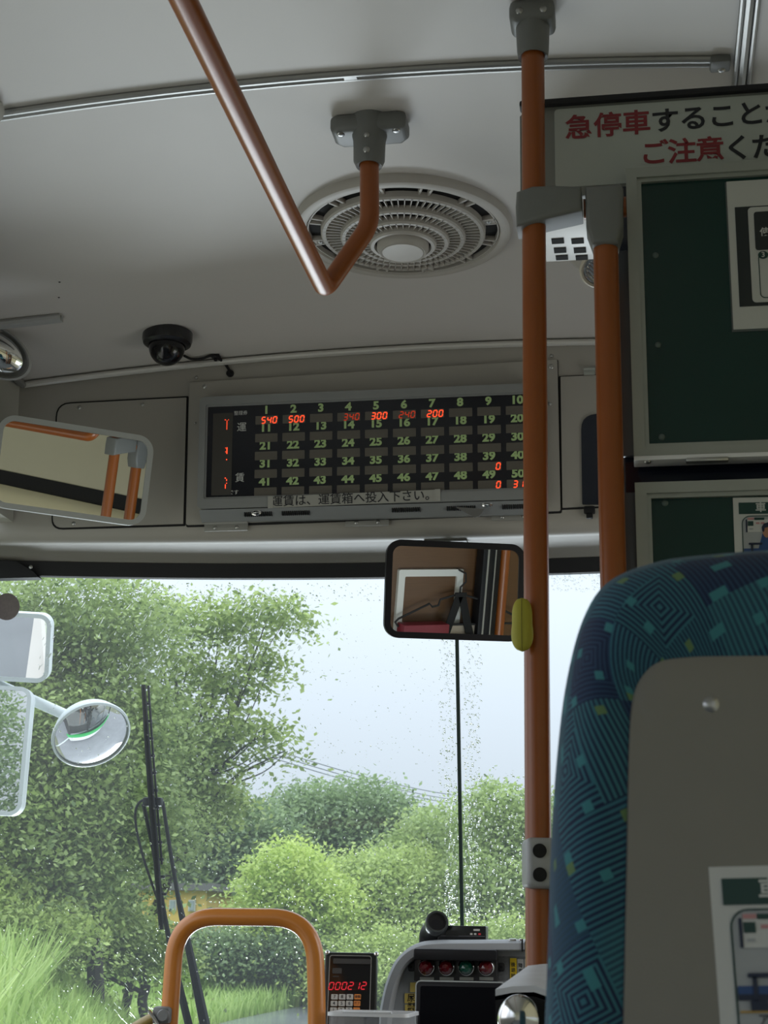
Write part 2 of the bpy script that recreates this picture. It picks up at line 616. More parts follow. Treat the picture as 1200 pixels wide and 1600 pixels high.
def fillet(pts, r, n=8):
    """round the corners of a polyline"""
    pts = [Vector(p) for p in pts]
    res = [pts[0]]
    for i in range(1, len(pts) - 1):
        a, p, c = pts[i - 1], pts[i], pts[i + 1]
        u, v = (a - p), (c - p)
        rr = min(r, u.length * 0.49, v.length * 0.49)
        u.normalize(); v.normalize()
        s, e2 = p + u * rr, p + v * rr
        for k in range(n + 1):
            t = k / n
            res.append(s * (1 - t) ** 2 + p * 2 * t * (1 - t) + e2 * t * t)
    res.append(pts[-1])
    return res


def spline(pts, n=8):
    pts = [np.array(p, float) for p in pts]
    P = [2 * pts[0] - pts[1]] + pts + [2 * pts[-1] - pts[-2]]
    res = []
    for i in range(1, len(P) - 2):
        for k in range(n):
            t = k / n
            a, b_, c, d = P[i - 1], P[i], P[i + 1], P[i + 2]
            res.append(0.5 * (2 * b_ + (c - a) * t + (2 * a - 5 * b_ + 4 * c - d) * t * t + (3 * b_ - a - 3 * c + d) * t ** 3))
    res.append(pts[-1])
    return res


def grid(fn, nu, nv):
    Vv = [tuple(fn(i / nu, j / nv)) for i in range(nu + 1) for j in range(nv + 1)]
    Fc = [(i * (nv + 1) + j, (i + 1) * (nv + 1) + j, (i + 1) * (nv + 1) + j + 1, i * (nv + 1) + j + 1) for i in range(nu) for j in range(nv)]
    return Vv, Fc


def slab(fn, nu, nv, d):
    """closed slab: fn(u,v) surface and its copy shifted by d"""
    a = grid(fn, nu, nv)
    n = len(a[0])
    Vv = a[0] + [(v[0] + d[0], v[1] + d[1], v[2] + d[2]) for v in a[0]]
    Fc = list(a[1]) + [tuple(i + n for i in f[::-1]) for f in a[1]]
    rim = [i * (nv + 1) for i in range(nu + 1)] + [nu * (nv + 1) + j for j in range(1, nv + 1)] + [i * (nv + 1) + nv for i in range(nu - 1, -1, -1)] + [j for j in range(nv - 1, 0, -1)]
    for k in range(len(rim)):
        p, q = rim[k], rim[(k + 1) % len(rim)]
        Fc.append((p, p + n, q + n, q))
    return Vv, Fc


def cyl(c, axis, r, h, n=20, bevel=0.0):
    """solid disc/cylinder from c along axis"""
    ax = Vector(axis).normalized()
    u = ax.orthogonal()
    m = frame(c, u, w=ax)
    b_ = min(bevel, r * 0.5, h * 0.5)
    prof = [(0.0, 0.0), (r, 0.0), (r, h - b_), (r - b_, h), (0.0, h)] if b_ > 0 else [(0.0, 0.0), (r, 0.0), (r, h), (0.0, h)]
    return lathe(prof, n, m)


def dome(c, axis, r, h, n=20, k=6):
    ax = Vector(axis).normalized()
    m = frame(c, ax.orthogonal(), w=ax)
    prof = [(r * math.cos(i / k * PI / 2), h * math.sin(i / k * PI / 2)) for i in range(k + 1)] + []
    prof[-1] = (0.0, h)
    return lathe([(0.0, 0.0)] + prof, n, m)


TXT_CACHE = {}


def text_geo(body, size, m, bold=0.0, extrude=0.0, align='CENTER', sx_=1.0, shear=0.0):
    """lettering in the local x,y plane of m, its centre (or left end) at the origin"""
    key = (body, bold, align, shear)
    if key not in TXT_CACHE:
        cu = bpy.data.curves.new('lettering', 'FONT')
        cu.body = body
        cu.size = 1.0
        cu.offset = bold
        cu.align_x = align
        cu.align_y = 'CENTER'
        cu.resolution_u = 3
        cu.shear = shear
        o = bpy.data.objects.new('lettering', cu)
        COL.objects.link(o)
        dg = bpy.context.evaluated_depsgraph_get()
        me = bpy.data.meshes.new_from_object(o.evaluated_get(dg))
        TXT_CACHE[key] = ([tuple(v.co) for v in me.vertices], [tuple(p.vertices) for p in me.polygons])
        bpy.data.objects.remove(o)
        bpy.data.curves.remove(cu)
        bpy.data.meshes.remove(me)
    Vv, Fc = TXT_CACHE[key]
    s = Matrix.Diagonal((size * sx_, size, size, 1))
    return xf((Vv, Fc), m @ s)


def seg7(ch, m, w, h, t, slant=0.15):
    """a seven-segment digit, centre at the origin of m"""
    segs = {'0': 'abcdef', '1': 'bc', '2': 'abged', '3': 'abgcd', '4': 'fgbc', '5': 'afgcd', '6': 'afgedc', '7': 'abc', '8': 'abcdefg', '9': 'abcdfg'}[ch]
    P = {'a': (0, h / 2, 1), 'd': (0, -h / 2, 1), 'g': (0, 0, 1), 'f': (-w / 2, h / 4, 0), 'e': (-w / 2, -h / 4, 0), 'b': (w / 2, h / 4, 0), 'c': (w / 2, -h / 4, 0)}
    gs = []
    for s in segs:
        x, y, hz = P[s]
        L = (w if hz else h / 2) * 0.46
        q = t / 2
        pts = [(-L, 0), (-L + q, q), (L - q, q), (L, 0), (L - q, -q), (-L + q, -q)]
        pts = [(x + a, y + c) if hz else (x + c, y + a) for a, c in pts]
        pts = [(a + slant * c, c) for a, c in pts]
        gs.append(prism(pts, 0, 0.0006, m))
    return join(*gs)


# ------------------------------------------------------------------ object helpers
def root_of(o):
    while o.parent is not None:
        o = o.parent
    return o


def make_mesh(name, g, m, smooth=True, uvs=None, origin=None, angle=35):
    Vv = np.array(g[0], dtype=np.float64)
    if origin is not None:
        Vv = Vv - np.array(origin)
    me = bpy.data.meshes.new(name)
    me.from_pydata([tuple(v) for v in Vv], [], g[1])
    me.materials.append(m)
    bm = bmesh.new()
    bm.from_mesh(me)
    bmesh.ops.recalc_face_normals(bm, faces=list(bm.faces))
    bm.to_mesh(me)
    bm.free()
    if uvs is not None:
        l = me.uv_layers.new(name='UVMap')
        for lp in me.loops:
            l.data[lp.index].uv = uvs[lp.vertex_index]
    if smooth:
        me.polygons.foreach_set('use_smooth', [True] * len(me.polygons))
        me.set_sharp_from_angle(angle=math.radians(angle))
    me.update()
    return me


def tag(o, label=None, cat=None, group=None, kind=None):
    if label: o['label'] = label
    if cat: o['category'] = cat
    if group: o['group'] = group
    if kind: o['kind'] = kind
    return o


def base_of(g):
    a = np.array(g[0])
    lo, hi = a.min(0), a.max(0)
    return np.array([(lo[0] + hi[0]) / 2, (lo[1] + hi[1]) / 2, lo[2]])


def solo(name, g, m, label=None, cat=None, group=None, kind=None, smooth=True, uvs=None, angle=35):
    o0 = base_of(g)
    ob = bpy.data.objects.new(name, make_mesh(name, g, m, smooth, uvs, o0, angle))
    ob.location = o0
    COL.objects.link(ob)
    return tag(ob, label, cat, group, kind)


def thing(name, label, cat, loc, group=None):
    ob = bpy.data.objects.new(name, None)
    ob.empty_display_size = 0.05
    ob.location = tuple(map(float, loc))
    COL.objects.link(ob)
    return tag(ob, label, cat, group)


def part(name, g, m, parent, label=None, smooth=True, uvs=None, angle=35, kind=None):
    ob = bpy.data.objects.new(name, make_mesh(name, g, m, smooth, uvs, np.array(root_of(parent).location), angle))
    ob.parent = parent
    COL.objects.link(ob)
    return tag(ob, label, kind=kind)


def copy_tree(o, parent=None):
    c = o.copy()
    COL.objects.link(c)
    if parent is not None:
        c.parent = parent
    for ch in [q for q in KIDS.get(o.name, [])]:
        copy_tree(ch, c)
    return c


KIDS = {}


def index_kids(o):
    ks = [q for q in COL.objects if q.parent == o]
    KIDS[o.name] = ks
    for k in ks:
        index_kids(k)


def parts(name, gs, m, parent, **k):
    for g in gs:
        part(name, g, m, parent, **k)


def struct(name, g, m, parent=None, smooth=True, angle=35):
    if parent is None:
        return solo(name, g, m, kind='structure', smooth=smooth, angle=angle)
    return part(name, g, m, parent, smooth=smooth, angle=angle)


def screw_geo(c, n, r=0.005, h=0.003):
    return join(dome(c, n, r, h, 14, 4))


BACK = (0, -1, 0)                              # towards the passengers
# ================================================================== THE BUS SHELL
XS = 0.97
struct('ceiling', slab(lambda u, v: ((u * 2 - 1) * XS, -3.0 + v * 6.2, ceil_z((u * 2 - 1) * XS)), 28, 30, (0, 0, 0.05)), ceiling_m)
struct('floor', box((0, 0.15, -0.02), (2.2, 6.3, 0.04)), floor_m)
struct('wall_back', box((0, -3.02, 1.13), (2.2, 0.04, 2.3)), wallcream_m)


def head_profile(x):
    pr = [(head_y(x, z), z) for z in (2.31, 2.25, 2.15, 2.05, 1.96, 1.905)]
    y0 = head_y(x, 1.905)
    for k in range(1, 6):
        a = k / 5 * PI / 2
        pr.append((y0 + 0.035 * (1 - math.cos(a)), 1.905 - 0.037 * math.sin(a)))
    gy = glass_y(x, 1.865)
    for k in range(1, 7):
        t = k / 6
        pr.append((y0 + 0.035 + (gy - 0.004 - y0 - 0.035) * t, 1.868 - 0.004 * t + 0.012 * math.sin(t * PI)))
    return pr


def head_fn(u, v):
    x = (u * 2 - 1) * 1.10
    pr = head_profile(x)
    i = int(round(v * (len(pr) - 1)))
    return (x, pr[i][0], pr[i][1])


wf = struct('wall_front', slab(head_fn, 30, len(head_profile(0)) - 1, (0, 0.03, 0.03)), panel_m)
# silver bead where the ceiling meets the header, side bead
bead = [(x, head_y(x, 2.295) - 0.006, ceil_z(x) - 0.010) for x in np.linspace(-0.955, 0.955, 24)]
bead_m = mat('bead_silver', (0.62, 0.61, 0.58), 0.3, 0.2)
struct('trim_1', tube(bead, 0.0075, 10), bead_m)
struct('trim_2', tube([(-0.955, y, ceil_z(0.955) - 0.012) for y in np.linspace(3.11, -2.9, 8)], 0.008, 8), alum_m)

# side walls with window openings
for s, nm in ((-1, 'left'), (1, 'right')):
    gs = [box((s * 0.985, -0.2, 2.02), (0.03, 5.6, 0.50)), box((s * 0.985, 2.88, 2.09), (0.03, 0.6, 0.36)), box((s * 1.07, 0.1, 0.42), (0.03, 6.2, 0.84))]
    for yy in (-2.95, -1.35, 0.25, 1.85):
        gs.append(box((s * 1.06, yy, 1.3), (0.03, 0.10, 0.96)))
    gs.append(box((s * 1.03, -0.2, 1.775), (0.10, 5.6, 0.02)))
    struct('wall_' + nm, join(*gs), wallcream_m if s > 0 else mat('wall_grey', (0.44, 0.43, 0.39), 0.6, noise=0.04, nscale=5))
struct('window_2', box((0.99, -0.2, 1.735), (0.03, 5.5, 0.06)), rubber_m)

# windscreen
struct('window_1', grid(lambda u, v: ((u * 2 - 1) * 1.14, glass_y((u * 2 - 1) * 1.14, 0.55 + v * 1.33) + 0.0, 0.55 + v * 1.33), 24, 14), glass_m)
struct('trim_3', slab(lambda u, v: ((u * 2 - 1) * 1.13, glass_y((u * 2 - 1) * 1.13, 1.83 + v * 0.033) - 0.012, 1.831 + v * 0.033), 24, 2, (0, 0.02, 0)), rubber_m)
struct('trim_4', slab(lambda u, v: ((u - 0.5) * 0.008, glass_y(0, 0.6 + v * 1.25) - 0.003, 0.6 + v * 1.25), 1, 12, (0, 0.008, 0)), mat('seal_green_black', (0.012, 0.03, 0.026), 0.5))
for s in (-1, 1):
    struct('trim_5', slab(lambda u, v: (s * (1.09 + u * 0.06), glass_y(1.1, 0.55 + v * 1.32) - 0.02, 0.55 + v * 1.32), 2, 8, (0, 0.05, 0)), rubber_m)
struct('wall_bulkhead', box((0, 3.60, 0.28), (2.2, 0.04, 0.6)), dash_m)
# outside of the front: white and green bodywork below the windscreen
struct('wall_outer', slab(lambda u, v: ((u * 2 - 1) * 1.2, 3.76 - 0.12 * ((u * 2 - 1) * 1.2) ** 2, -0.65 + v * 0.95), 20, 4, (0, -0.04, 0)), buswhite_m)
struct('trim_6', slab(lambda u, v: ((u * 2 - 1) * 1.2, 3.79 - 0.12 * ((u * 2 - 1) * 1.2) ** 2, 0.30 + v * 0.26), 20, 2, (0, -0.06, 0)), busgreen_m)

# ---- header panels (they belong to the front wall)


def head_panel(name, px, th, mt, parent=wf, off=0.0, bevel=0.0):
    pts = [on_head(a, c, off) for a, c in px]
    n = len(pts)
    Vv = [tuple(p + np.array([0, -th, 0])) for p in pts] + [tuple(p + np.array([0, 0.004, 0])) for p in pts]
    Fc = [tuple(range(n)), tuple(range(2 * n - 1, n - 1, -1))] + [(i, (i + 1) % n, n + (i + 1) % n, n + i) for i in range(n)]
    return part(name, (Vv, Fc), mt, parent, smooth=False)


def rpx(tl, tr, br_, bl, r, n=5):
    """rounded quad in pixels"""
    cs = [Vector(tl), Vector(tr), Vector(br_), Vector(bl)]
    out_ = []
    for i in range(4):
        p, a, c = cs[i], cs[i - 1], cs[(i + 1) % 4]
        u, v = (a - p).normalized(), (c - p).normalized()
        rr = r[i] if isinstance(r, (list, tuple)) else r
        if rr <= 0:
            out_.append(tuple(p)); continue
        s, e2 = p + u * rr, p + v * rr
        for k in range(n + 1):
            t = k / n
            out_.append(tuple(s * (1 - t) ** 2 + p * 2 * t * (1 - t) + e2 * t * t))
    return out_


head_panel('hatch_gap', rpx((88, 630), (295, 619), (290, 822), (80, 828), (22, 2, 2, 18)), 0.0012, gap_m)
lh = head_panel('hatch', rpx((91, 632.5), (292, 622), (287, 819), (83, 825.5), (20, 1, 1, 16)), 0.004, panel_m)
parts('screw', ([screw_geo(on_head(a, c, 0.004), BACK, 0.0048) for a, c in ((124, 637), (223, 632), (115, 818), (215, 815))]), steel_m, lh)
head_panel('flap_gap', rpx((296, 598), (872, 562), (878, 802), (291, 824), 3), 0.0010, gap_m)
cf = head_panel('flap', rpx((297, 599), (871, 563), (876, 799), (292, 821), 3), 0.006, panel_m)
parts('screw', ([screw_geo(on_head(a, c, o_), BACK, r_) for a, c, o_, r_ in ((320, 603, 0.006, 0.007), (307, 590, 0.0, 0.004), (861, 573, 0.006, 0.006), (862, 556, 0.0, 0.004), (859, 631, 0.006, 0.0045), (305, 661, 0.006, 0.003))]), steel_m, cf)
for (x0, x1, yy) in ((319, 388, 820), (540, 608, 812), (768, 836, 803)):
    a0, a1 = on_head(x0, yy, 0.008), on_head(x1, yy, 0.008)
    w = a1[0] - a0[0]
    c0 = (a0 + a1) / 2
    g = join(box((c0[0], c0[1], c0[2] - 0.006), (w, 0.004, 0.017), 0.001), tube([(a0[0], c0[1] - 0.002, c0[2] + 0.004), (a1[0], c0[1] - 0.002, c0[2] + 0.004)], 0.004, 10))
    h = part('hinge', g, mat('hinge_grey', (0.30, 0.30, 0.28), 0.5, 0.2), wf)
    parts('screw', ([screw_geo((c0[0] + d * w, c0[1] - 0.002, c0[2] - 0.007), BACK, 0.0045) for d in (-0.25, 0.25)]), steel_m, h)
head_panel('hatch_gap', rpx((873, 588), (1010, 580), (1016, 790), (876, 797), 2), 0.0010, gap_m)
rh = head_panel('hatch', rpx((876, 590), (1010, 583), (1014, 788), (879, 794), 1), 0.005, panel_m)
head_panel('smoked_panel', rpx((908, 650), (1004, 646), (1006, 790), (910, 790), (24, 4, 2, 2)), 0.009, navy_m, parent=rh)
g0 = on_head(921, 797, 0.012)
part('catch', join(box(g0, (0.024, 0.014, 0.016), 0.003), box(g0 + np.array([0, 0, -0.013]), (0.014, 0.01, 0.012), 0.002)), black_m, rh)
g0 = on_head(921, 581, 0.008)
part('hinge', join(box(g0, (0.024, 0.004, 0.014), 0.001), tube([g0 + np.array([-0.012, -0.003, 0.006]), g0 + np.array([0.012, -0.003, 0.006])], 0.004, 8)), framealum_m, rh)

# black bracket of a roller blind in the upper corner of the windscreen
pts = [on_glass(a, c, -0.03) for a, c in ((-60, 876), (24, 876), (52, 893), (60, 902), (-60, 905))]
n = len(pts)
g = ([tuple(p) for p in pts] + [tuple(p + np.array([0, 0.028, 0])) for p in pts], [tuple(range(n)), tuple(range(2 * n - 1, n - 1, -1))] + [(i, (i + 1) % n, n + (i + 1) % n, n + i) for i in range(n)])
t = thing('blind_bracket', 'black angular blind bracket in the upper corner of the windscreen', 'bracket', base_of(g))
part('body', g, black_m, t, smooth=False)
part('screw', screw_geo(on_glass(48, 886, -0.032), BACK, 0.005), steel_m, t)

# ---- ceiling strips
YM = 2.065
xs = np.linspace(-0.60, 0.566, 20)
strip = join(tube([(x, YM - 0.007, ceil_z(x) - 0.003) for x in xs], 0.0065, 10), tube([(x, YM + 0.008, ceil_z(x) - 0.002) for x in xs], 0.0055, 10), box((0.0, YM, ceil_z(0.3)), (0.02, 0.01, 0.001)))
t3 = struct('trim_7', strip, alum_m)
ec = np.array([0.560, YM, ceil_z(0.56) - 0.006])
part('end_cap', join(box(ec, (0.030, 0.032, 0.014), 0.004)), grey_m, t3)
part('screw', screw_geo(ec + np.array([0.002, 0.008, -0.007]), (0, 0, -1), 0.006), steel_m, t3)
gs = []
for dx, r in ((-0.010, 0.004), (0.0, 0.007), (0.011, 0.004)):
    gs.append(tube([(0.594 + dx, y, ceil_z(0.594) - 0.003) for y in (-2.9, 0, 2.0, 3.1)], r, 8))
struct('trim_8', join(*gs), alum_m)

# ceiling lamp whose end cap shows at the edge
c0 = on_ceil(4, 160)
lx, ly = c0[0] - 0.022, c0[1] - 0.005
t = thing('ceiling_lamp', 'white tubular ceiling lamp ending at the transverse ceiling strip', 'lamp', (lx, ly, ceil_z(lx) - 0.03))
part('diffuser', tube([(lx, ly - 0.025, ceil_z(lx) - 0.012), (lx, ly - 1.2, ceil_z(lx) - 0.012)], 0.022, 16), white_m, t)
part('end_cap', tube([(lx, ly + 0.012, ceil_z(lx) - 0.012), (lx, ly - 0.024, ceil_z(lx) - 0.012)], 0.024, 16), mat('lamp_cap', (0.55, 0.55, 0.52), 0.5), t)

# short grey strip above the upper left mirror
a0, a1 = on_ceil(-60, 512, 0.006), on_ceil(94, 495, 0.006)
solo('ceiling_strip', join(tube([a0, a1], 0.008, 8), tube([a0 + np.array([0, 0.012, 0]), a1 + np.array([0, 0.012, 0])], 0.008, 8)), lgrey_m, 'short grey double strip on the front ceiling above the small convex mirror', 'trim strip')

for a_, c_ in ((93, 440), (92, 464)):
    solo('trim_10', cyl(on_ceil(a_, c_, -0.001), (0, 0, -1), 0.0022, 0.0016, 10), gap_m, kind='structure')

# ================================================================== CEILING VENTILATOR
vc = on_ceil(630, 353)
vdep = (vc - EYE) @ FWD
VR = 171.0 / F * vdep
m = frame((vc[0], vc[1], vc[2] + 0.004), (1, 0, 0), w=(0, 0, -1))
vent = thing('ceiling_ventilator', 'round beige plastic ventilator grille on the ceiling behind the orange rail end', 'ventilator', (vc[0], vc[1], vc[2] - 0.05))
part('outer_rim', lathe([(VR, 0.0), (VR, 0.012), (VR * 0.975, 0.020), (VR * 0.93, 0.023), (VR * 0.89, 0.021), (VR * 0.875, 0.015), (VR * 0.873, 0.0)], 96, m), ventw_m, vent)
part('shade_backing', lathe([(0.0, 0.030), (VR * 0.30, 0.030), (VR * 0.56, 0.022), (VR * 0.73, 0.012), (VR * 0.76, 0.009), (VR * 0.89, 0.007)], 64, m), ventd_m, vent)  # near-black cone just behind the fins, standing in for the shade inside
gs = []
for k in range(12):
    a = k * PI / 6 + 0.13
    for da in (-0.055, 0.055):
        mm = m @ Matrix.Rotation(a + da, 4, 'Z')
        gs.append(box((VR * 0.815, 0, 0.012), (VR * 0.13, 0.005, 0.012), 0.001, mm))
    if k % 3 == 0:
        gs.append(box((VR * 0.80, 0, 0.012), (VR * 0.11, VR * 0.085, 0.010), 0.001, m @ Matrix.Rotation(a, 4, 'Z')))
part('slot_frame', join(*gs, lathe([(VR * 0.878, 0.006), (VR * 0.874, 0.018), (VR * 0.862, 0.018), (VR * 0.862, 0.006)], 80, m)), ventw_m, vent)
parts('screw', ([screw_geo(m @ Matrix.Rotation(k * PI / 2 + 0.13, 4, 'Z') @ Vector((VR * 0.80, 0, 0.017)), (0, 0, -1), 0.006) for k in range(4)]), steel_m, vent)
for r, z in ((0.735, 0.026), (0.555, 0.034), (0.41, 0.041), (0.29, 0.048)):
    R0 = VR * r
    part('louvre_ring', lathe([(R0 + 0.004, z - 0.014), (R0 + 0.003, z - 0.003), (R0, z), (R0 - 0.006, z), (R0 - 0.008, z - 0.005), (R0 - 0.007, z - 0.012)], 80, m), ventw_m, vent)
for (r0, r1, z, nn) in ((0.555, 0.735, 0.024, 72), (0.41, 0.555, 0.032, 54), (0.29, 0.41, 0.039, 40)):
    gs = []
    for k in range(nn):
        mm = m @ Matrix.Rotation(2 * PI * k / nn, 4, 'Z')
        gs.append(box((VR * (r0 + r1) / 2, 0, z - 0.001), (VR * (r1 - r0), 0.0017, 0.006), 0, mm))
    part('radial_fins', join(*gs), ventw_m, vent, smooth=False)
part('hub', lathe([(VR * 0.24, 0.030), (VR * 0.235, 0.052), (VR * 0.205, 0.060), (VR * 0.19, 0.058), (VR * 0.185, 0.060), (0.0, 0.061)], 56, m), ventw_m, vent)

# ================================================================== DOME CAMERA
dc = on_ceil(262, 522)
d = (dc - EYE) @ FWD
m = frame(dc + np.array([0, 0, 0.002]), (1, 0, 0), w=(0, 0, -1))
r = 39.0 / F * d
t = thing('dome_camera', 'black dome surveillance camera on the ceiling above the header', 'camera', dc - np.array([0, 0, r * 1.2]))
part('base_ring', lathe([(0, 0), (r, 0), (r, r * 0.30), (r * 0.95, r * 0.46), (r * 0.80, r * 0.56), (r * 0.74, r * 0.56)], 40, m), mat('camera_black', (0.014, 0.014, 0.016), 0.25), t)
rd = r * 0.72
part('dome', lathe([(rd, r * 0.50)] + [(rd * math.cos(k / 10 * PI / 2), r * 0.62 + rd * 1.02 * math.sin(k / 10 * PI / 2)) for k in range(10)] + [(0, r * 0.62 + rd * 1.02)], 40, m), blackgloss_m, t)
part('lens_ring', lathe([(rd * 0.52, r * 1.15), (rd * 0.50, r * 1.22), (rd * 0.36, r * 1.22), (rd * 0.34, r * 1.15)], 30, m @ Matrix.Translation((0, 0, 0.0))), steel_m, t)
path = [on_ceil(a, c, 0.006) for a, c in ((288, 556), (300, 561), (316, 560), (333, 556))] + [on_head(a, c, 0.006) for a, c in ((350, 567), (359, 580), (360, 585))]
solo('camera_cable', tube(spline(path, 6), 0.0032, 8), black_m, 'thin black cable running from the dome camera into the header', 'cable')
p0 = on_ceil(337, 557, 0.004)
solo('cable_clip', join(box(p0, (0.020, 0.016, 0.006), 0.001), box(p0 + np.array([0.0, 0.0, -0.006]), (0.006, 0.008, 0.010), 0.001)), black_m, 'tiny black adhesive clip holding the camera cable to the ceiling', 'clip')
solo('cable_grommet', cyl(on_head(360, 584, -0.001), BACK, 0.0085, 0.008, 16, 0.002), black_m, 'round black grommet where the camera cable enters the header', 'grommet')

# ================================================================== OVERHEAD RAIL
YB = 2.204
bk = at_y(577, 238, YB)
stub0, stub1, bend = at_y(577, 235, YB), at_y(577.5, 352, YB), at_y(508, 452, YB)
t = thing('overhead_handrail', 'orange overhead handrail with a sharp bend hanging below the ceiling ventilator', 'handrail', bend)
rail_pts = fillet([stub0, stub1, bend, (bend[0], -1.6, bend[2])], 0.02, 8)
part('rail', tube(rail_pts, 0.0155, 18), orange_m, t)
zc = ceil_z(0.0)
u0 = np.array([bk[0], YB, zc])
sock = lathe([(0.0165, -0.083), (0.021, -0.085), (0.0255, -0.075), (0.0265, -0.04), (0.031, -0.02), (0.033, 0.0)], 24, frame((u0[0], YB, zc + 0.0), (1, 0, 0), w=(0, 0, 1)))
plate = prism([(-0.062, -0.022), (-0.05, -0.036), (0.05, -0.036), (0.062, -0.022), (0.062, 0.018), (0.05, 0.026), (-0.05, 0.026), (-0.062, 0.018)], -0.002, 0.030, frame((u0[0], YB, zc), (1, 0, 0), w=(0, 0, -1)), 0.009, 3)
br = part('ceiling_bracket', join(plate, sock), grey_m, t)
parts('screw', (screw_geo((u0[0] - 0.046, YB - 0.012, zc - 0.030), (0, 0, -1), 0.007), screw_geo((u0[0] + 0.046, YB - 0.012, zc - 0.030), (0, 0, -1), 0.007),
     screw_geo((u0[0], YB - 0.0265, zc - 0.042), BACK, 0.005), screw_geo((u0[0], YB - 0.0255, zc - 0.068), BACK, 0.006)), steel_m, br)

# ================================================================== UPRIGHT POLES
YP = 1.922
p_top, p_bot = at_y(832, 10, YP), at_y(842, 1505, YP)
dirv = (p_bot - p_top) / (p_bot[2] - p_top[2])
P1 = lambda z: p_top + dirv * (z - p_top[2])
t = thing('grab_pole', 'orange floor-to-ceiling grab pole nearest the aisle with a grey ceiling socket', 'pole', P1(0.0))
part('pole', tube([P1(0.0), P1(1.0), P1(2.285)], 0.0162, 20), orange_m, t)
zt = ceil_z(0.29)
m = frame(P1(zt), (1, 0, 0), w=(0, 0, 1))
sk = part('ceiling_socket', join(lathe([(0.0168, -0.078), (0.021, -0.080), (0.0225, -0.070), (0.024, -0.035), (0.025, 0.0)], 28, m), box((0, 0.0, -0.016), (0.064, 0.055, 0.034), 0.010, m, 3)), grey_m, t)
parts('screw', ([screw_geo(m @ Vector((dx, -0.026, -0.02)), BACK, 0.006) for dx in (-0.017, 0.017)]), steel_m, sk)
za = at_y(835, 332, YP)[2]
m = frame(P1(za), (1, 0, 0), w=(0, 0, 1))
poly = [(-0.0235, 0.0), (-0.022, 0.022), (0.0, 0.029), (0.03, 0.028), (0.066, 0.024), (0.0665, -0.012), (0.04, -0.017), (0.018, -0.021), (-0.0225, -0.030)]
part('clamp', prism(poly, -0.024, 0.024, frame(P1(za), (1, 0, 0), v=(0, 0, 1)), 0.006, 3), grey_m, t)
zl = at_y(840, 1350, YP)[2]
lc = P1(zl)
lm = frame(lc + np.array([0.004, -0.006, 0]), (1, 0.25, 0), w=(0, 0, 1))
lb = part('joint_block', box((0.004, 0, 0), (0.050, 0.046, 0.060), 0.007, lm, 3), lgrey_m, t)
gs = [cyl(lm @ Vector((x, -0.0235, z)), lm.to_3x3() @ Vector((0, -1, 0)), rr, 0.0012, 20) for x, z, rr in ((-0.006, 0.014, 0.0085), (-0.006, -0.014, 0.0085), (0.017, 0.0, 0.007))]
parts('bolt_hole', gs, gap_m, lb)
part('screw', screw_geo(lm @ Vector((0.017, -0.0245, 0)), lm.to_3x3() @ Vector((0, -1, 0)), 0.005, 0.001), steel_m, lb)

YQ = 1.922
q_top, q_bot = at_y(945, 330, YQ), at_y(963, 1100, YQ)
dq = (q_bot - q_top) / (q_bot[2] - q_top[2])
P2 = lambda z: q_top + dq * (z - q_top[2])
zq = at_y(945, 330, YQ)[2]
t = thing('grab_pole', 'orange grab pole beside the notice boards, capped by a grey clamp', 'pole', P2(0.0))
part('pole', tube([P2(0.0), P2(1.0), P2(zq)], 0.0168, 20), orange_m, t)
z0, z1 = at_y(945, 390, YQ)[2], at_y(945, 301, YQ)[2]
mq = frame(P2((z0 + z1) / 2) + np.array([0.0, 0, 0]), (1, 0, 0), v=(0, 0, 1))
hh = (z1 - z0) / 2
part('clamp', prism([(-0.0255, hh), (0.022, hh + 0.002), (0.026, hh - 0.004), (0.024, -hh * 0.4), (0.017, -hh), (-0.017, -hh), (-0.025, -hh * 0.4)], -0.022, 0.022, mq, 0.006, 3), grey_m, t)
zz = at_y(915, 325, YQ)[2]
part('crossbar', tube([P1(zz) + np.array([0.068, 0.004, 0]), P2(zz) + np.array([0.029, 0.004, 0])], 0.014, 16), orange_m, t)

# yellow pad on the aisle pole
yc = at_y(816, 976, 1.895)
d = (yc - EYE) @ FWD
hw, hl = 16.0 / F * d, 43.0 / F * d
pr = []
for k in range(25):
    a = -PI / 2 + k / 24 * PI
    pr.append((math.cos(a), math.sin(a)))
up = Vector((0.0, 0.0, 1.0))
Vv, Fc = [], []
ng, nr = 24, 25
for i in range(nr):
    s_ = -1 + 2 * i / (nr - 1)
    rr = (1 - abs(s_) ** 4.0) ** 0.5
    wx = hw * rr * (1.0 + 0.10 * (1 if s_ < 0 else 0) * (1 - (2 * abs(s_) - 1) ** 2))
    for k in range(ng):
        a = 2 * PI * k / ng
        rk = 1 - 0.05 * (abs(math.sin(a) + 1) < 0.03)
        Vv.append((yc[0] + wx * math.cos(a) * rk, yc[1] + 0.011 * rr * math.sin(a) * rk, yc[2] + s_ * hl))
for i in range(nr - 1):
    for k in range(ng):
        q = (k + 1) % ng
        Fc.append((i * ng + k, i * ng + q, (i + 1) * ng + q, (i + 1) * ng + k))
t = thing('bell_push', 'yellow rounded oblong housing clipped to the aisle grab pole beside the mirror', 'bell push', yc - np.array([0, 0, hl]))
part('housing', (Vv, Fc), yellow_m, t, angle=60)
part('seam', tube([(yc[0], yc[1] - 0.0108 * (1 - abs(s_) ** 4) ** 0.5, yc[2] + s_ * hl) for s_ in np.linspace(-0.96, 0.96, 15)], 0.0006, 6), mat('seam_olive', (0.2, 0.18, 0.02), 0.7), t)
part('clip', box((yc[0] + 0.003, yc[1] + 0.010, yc[2]), (0.014, 0.016, 0.02), 0.002), black_m, t)

# ================================================================== SIGN, PARTITION, NOTICE BOARDS
YS = 1.985


def sgn(px, py, Y=YS):
    return at_y(px, py, Y)


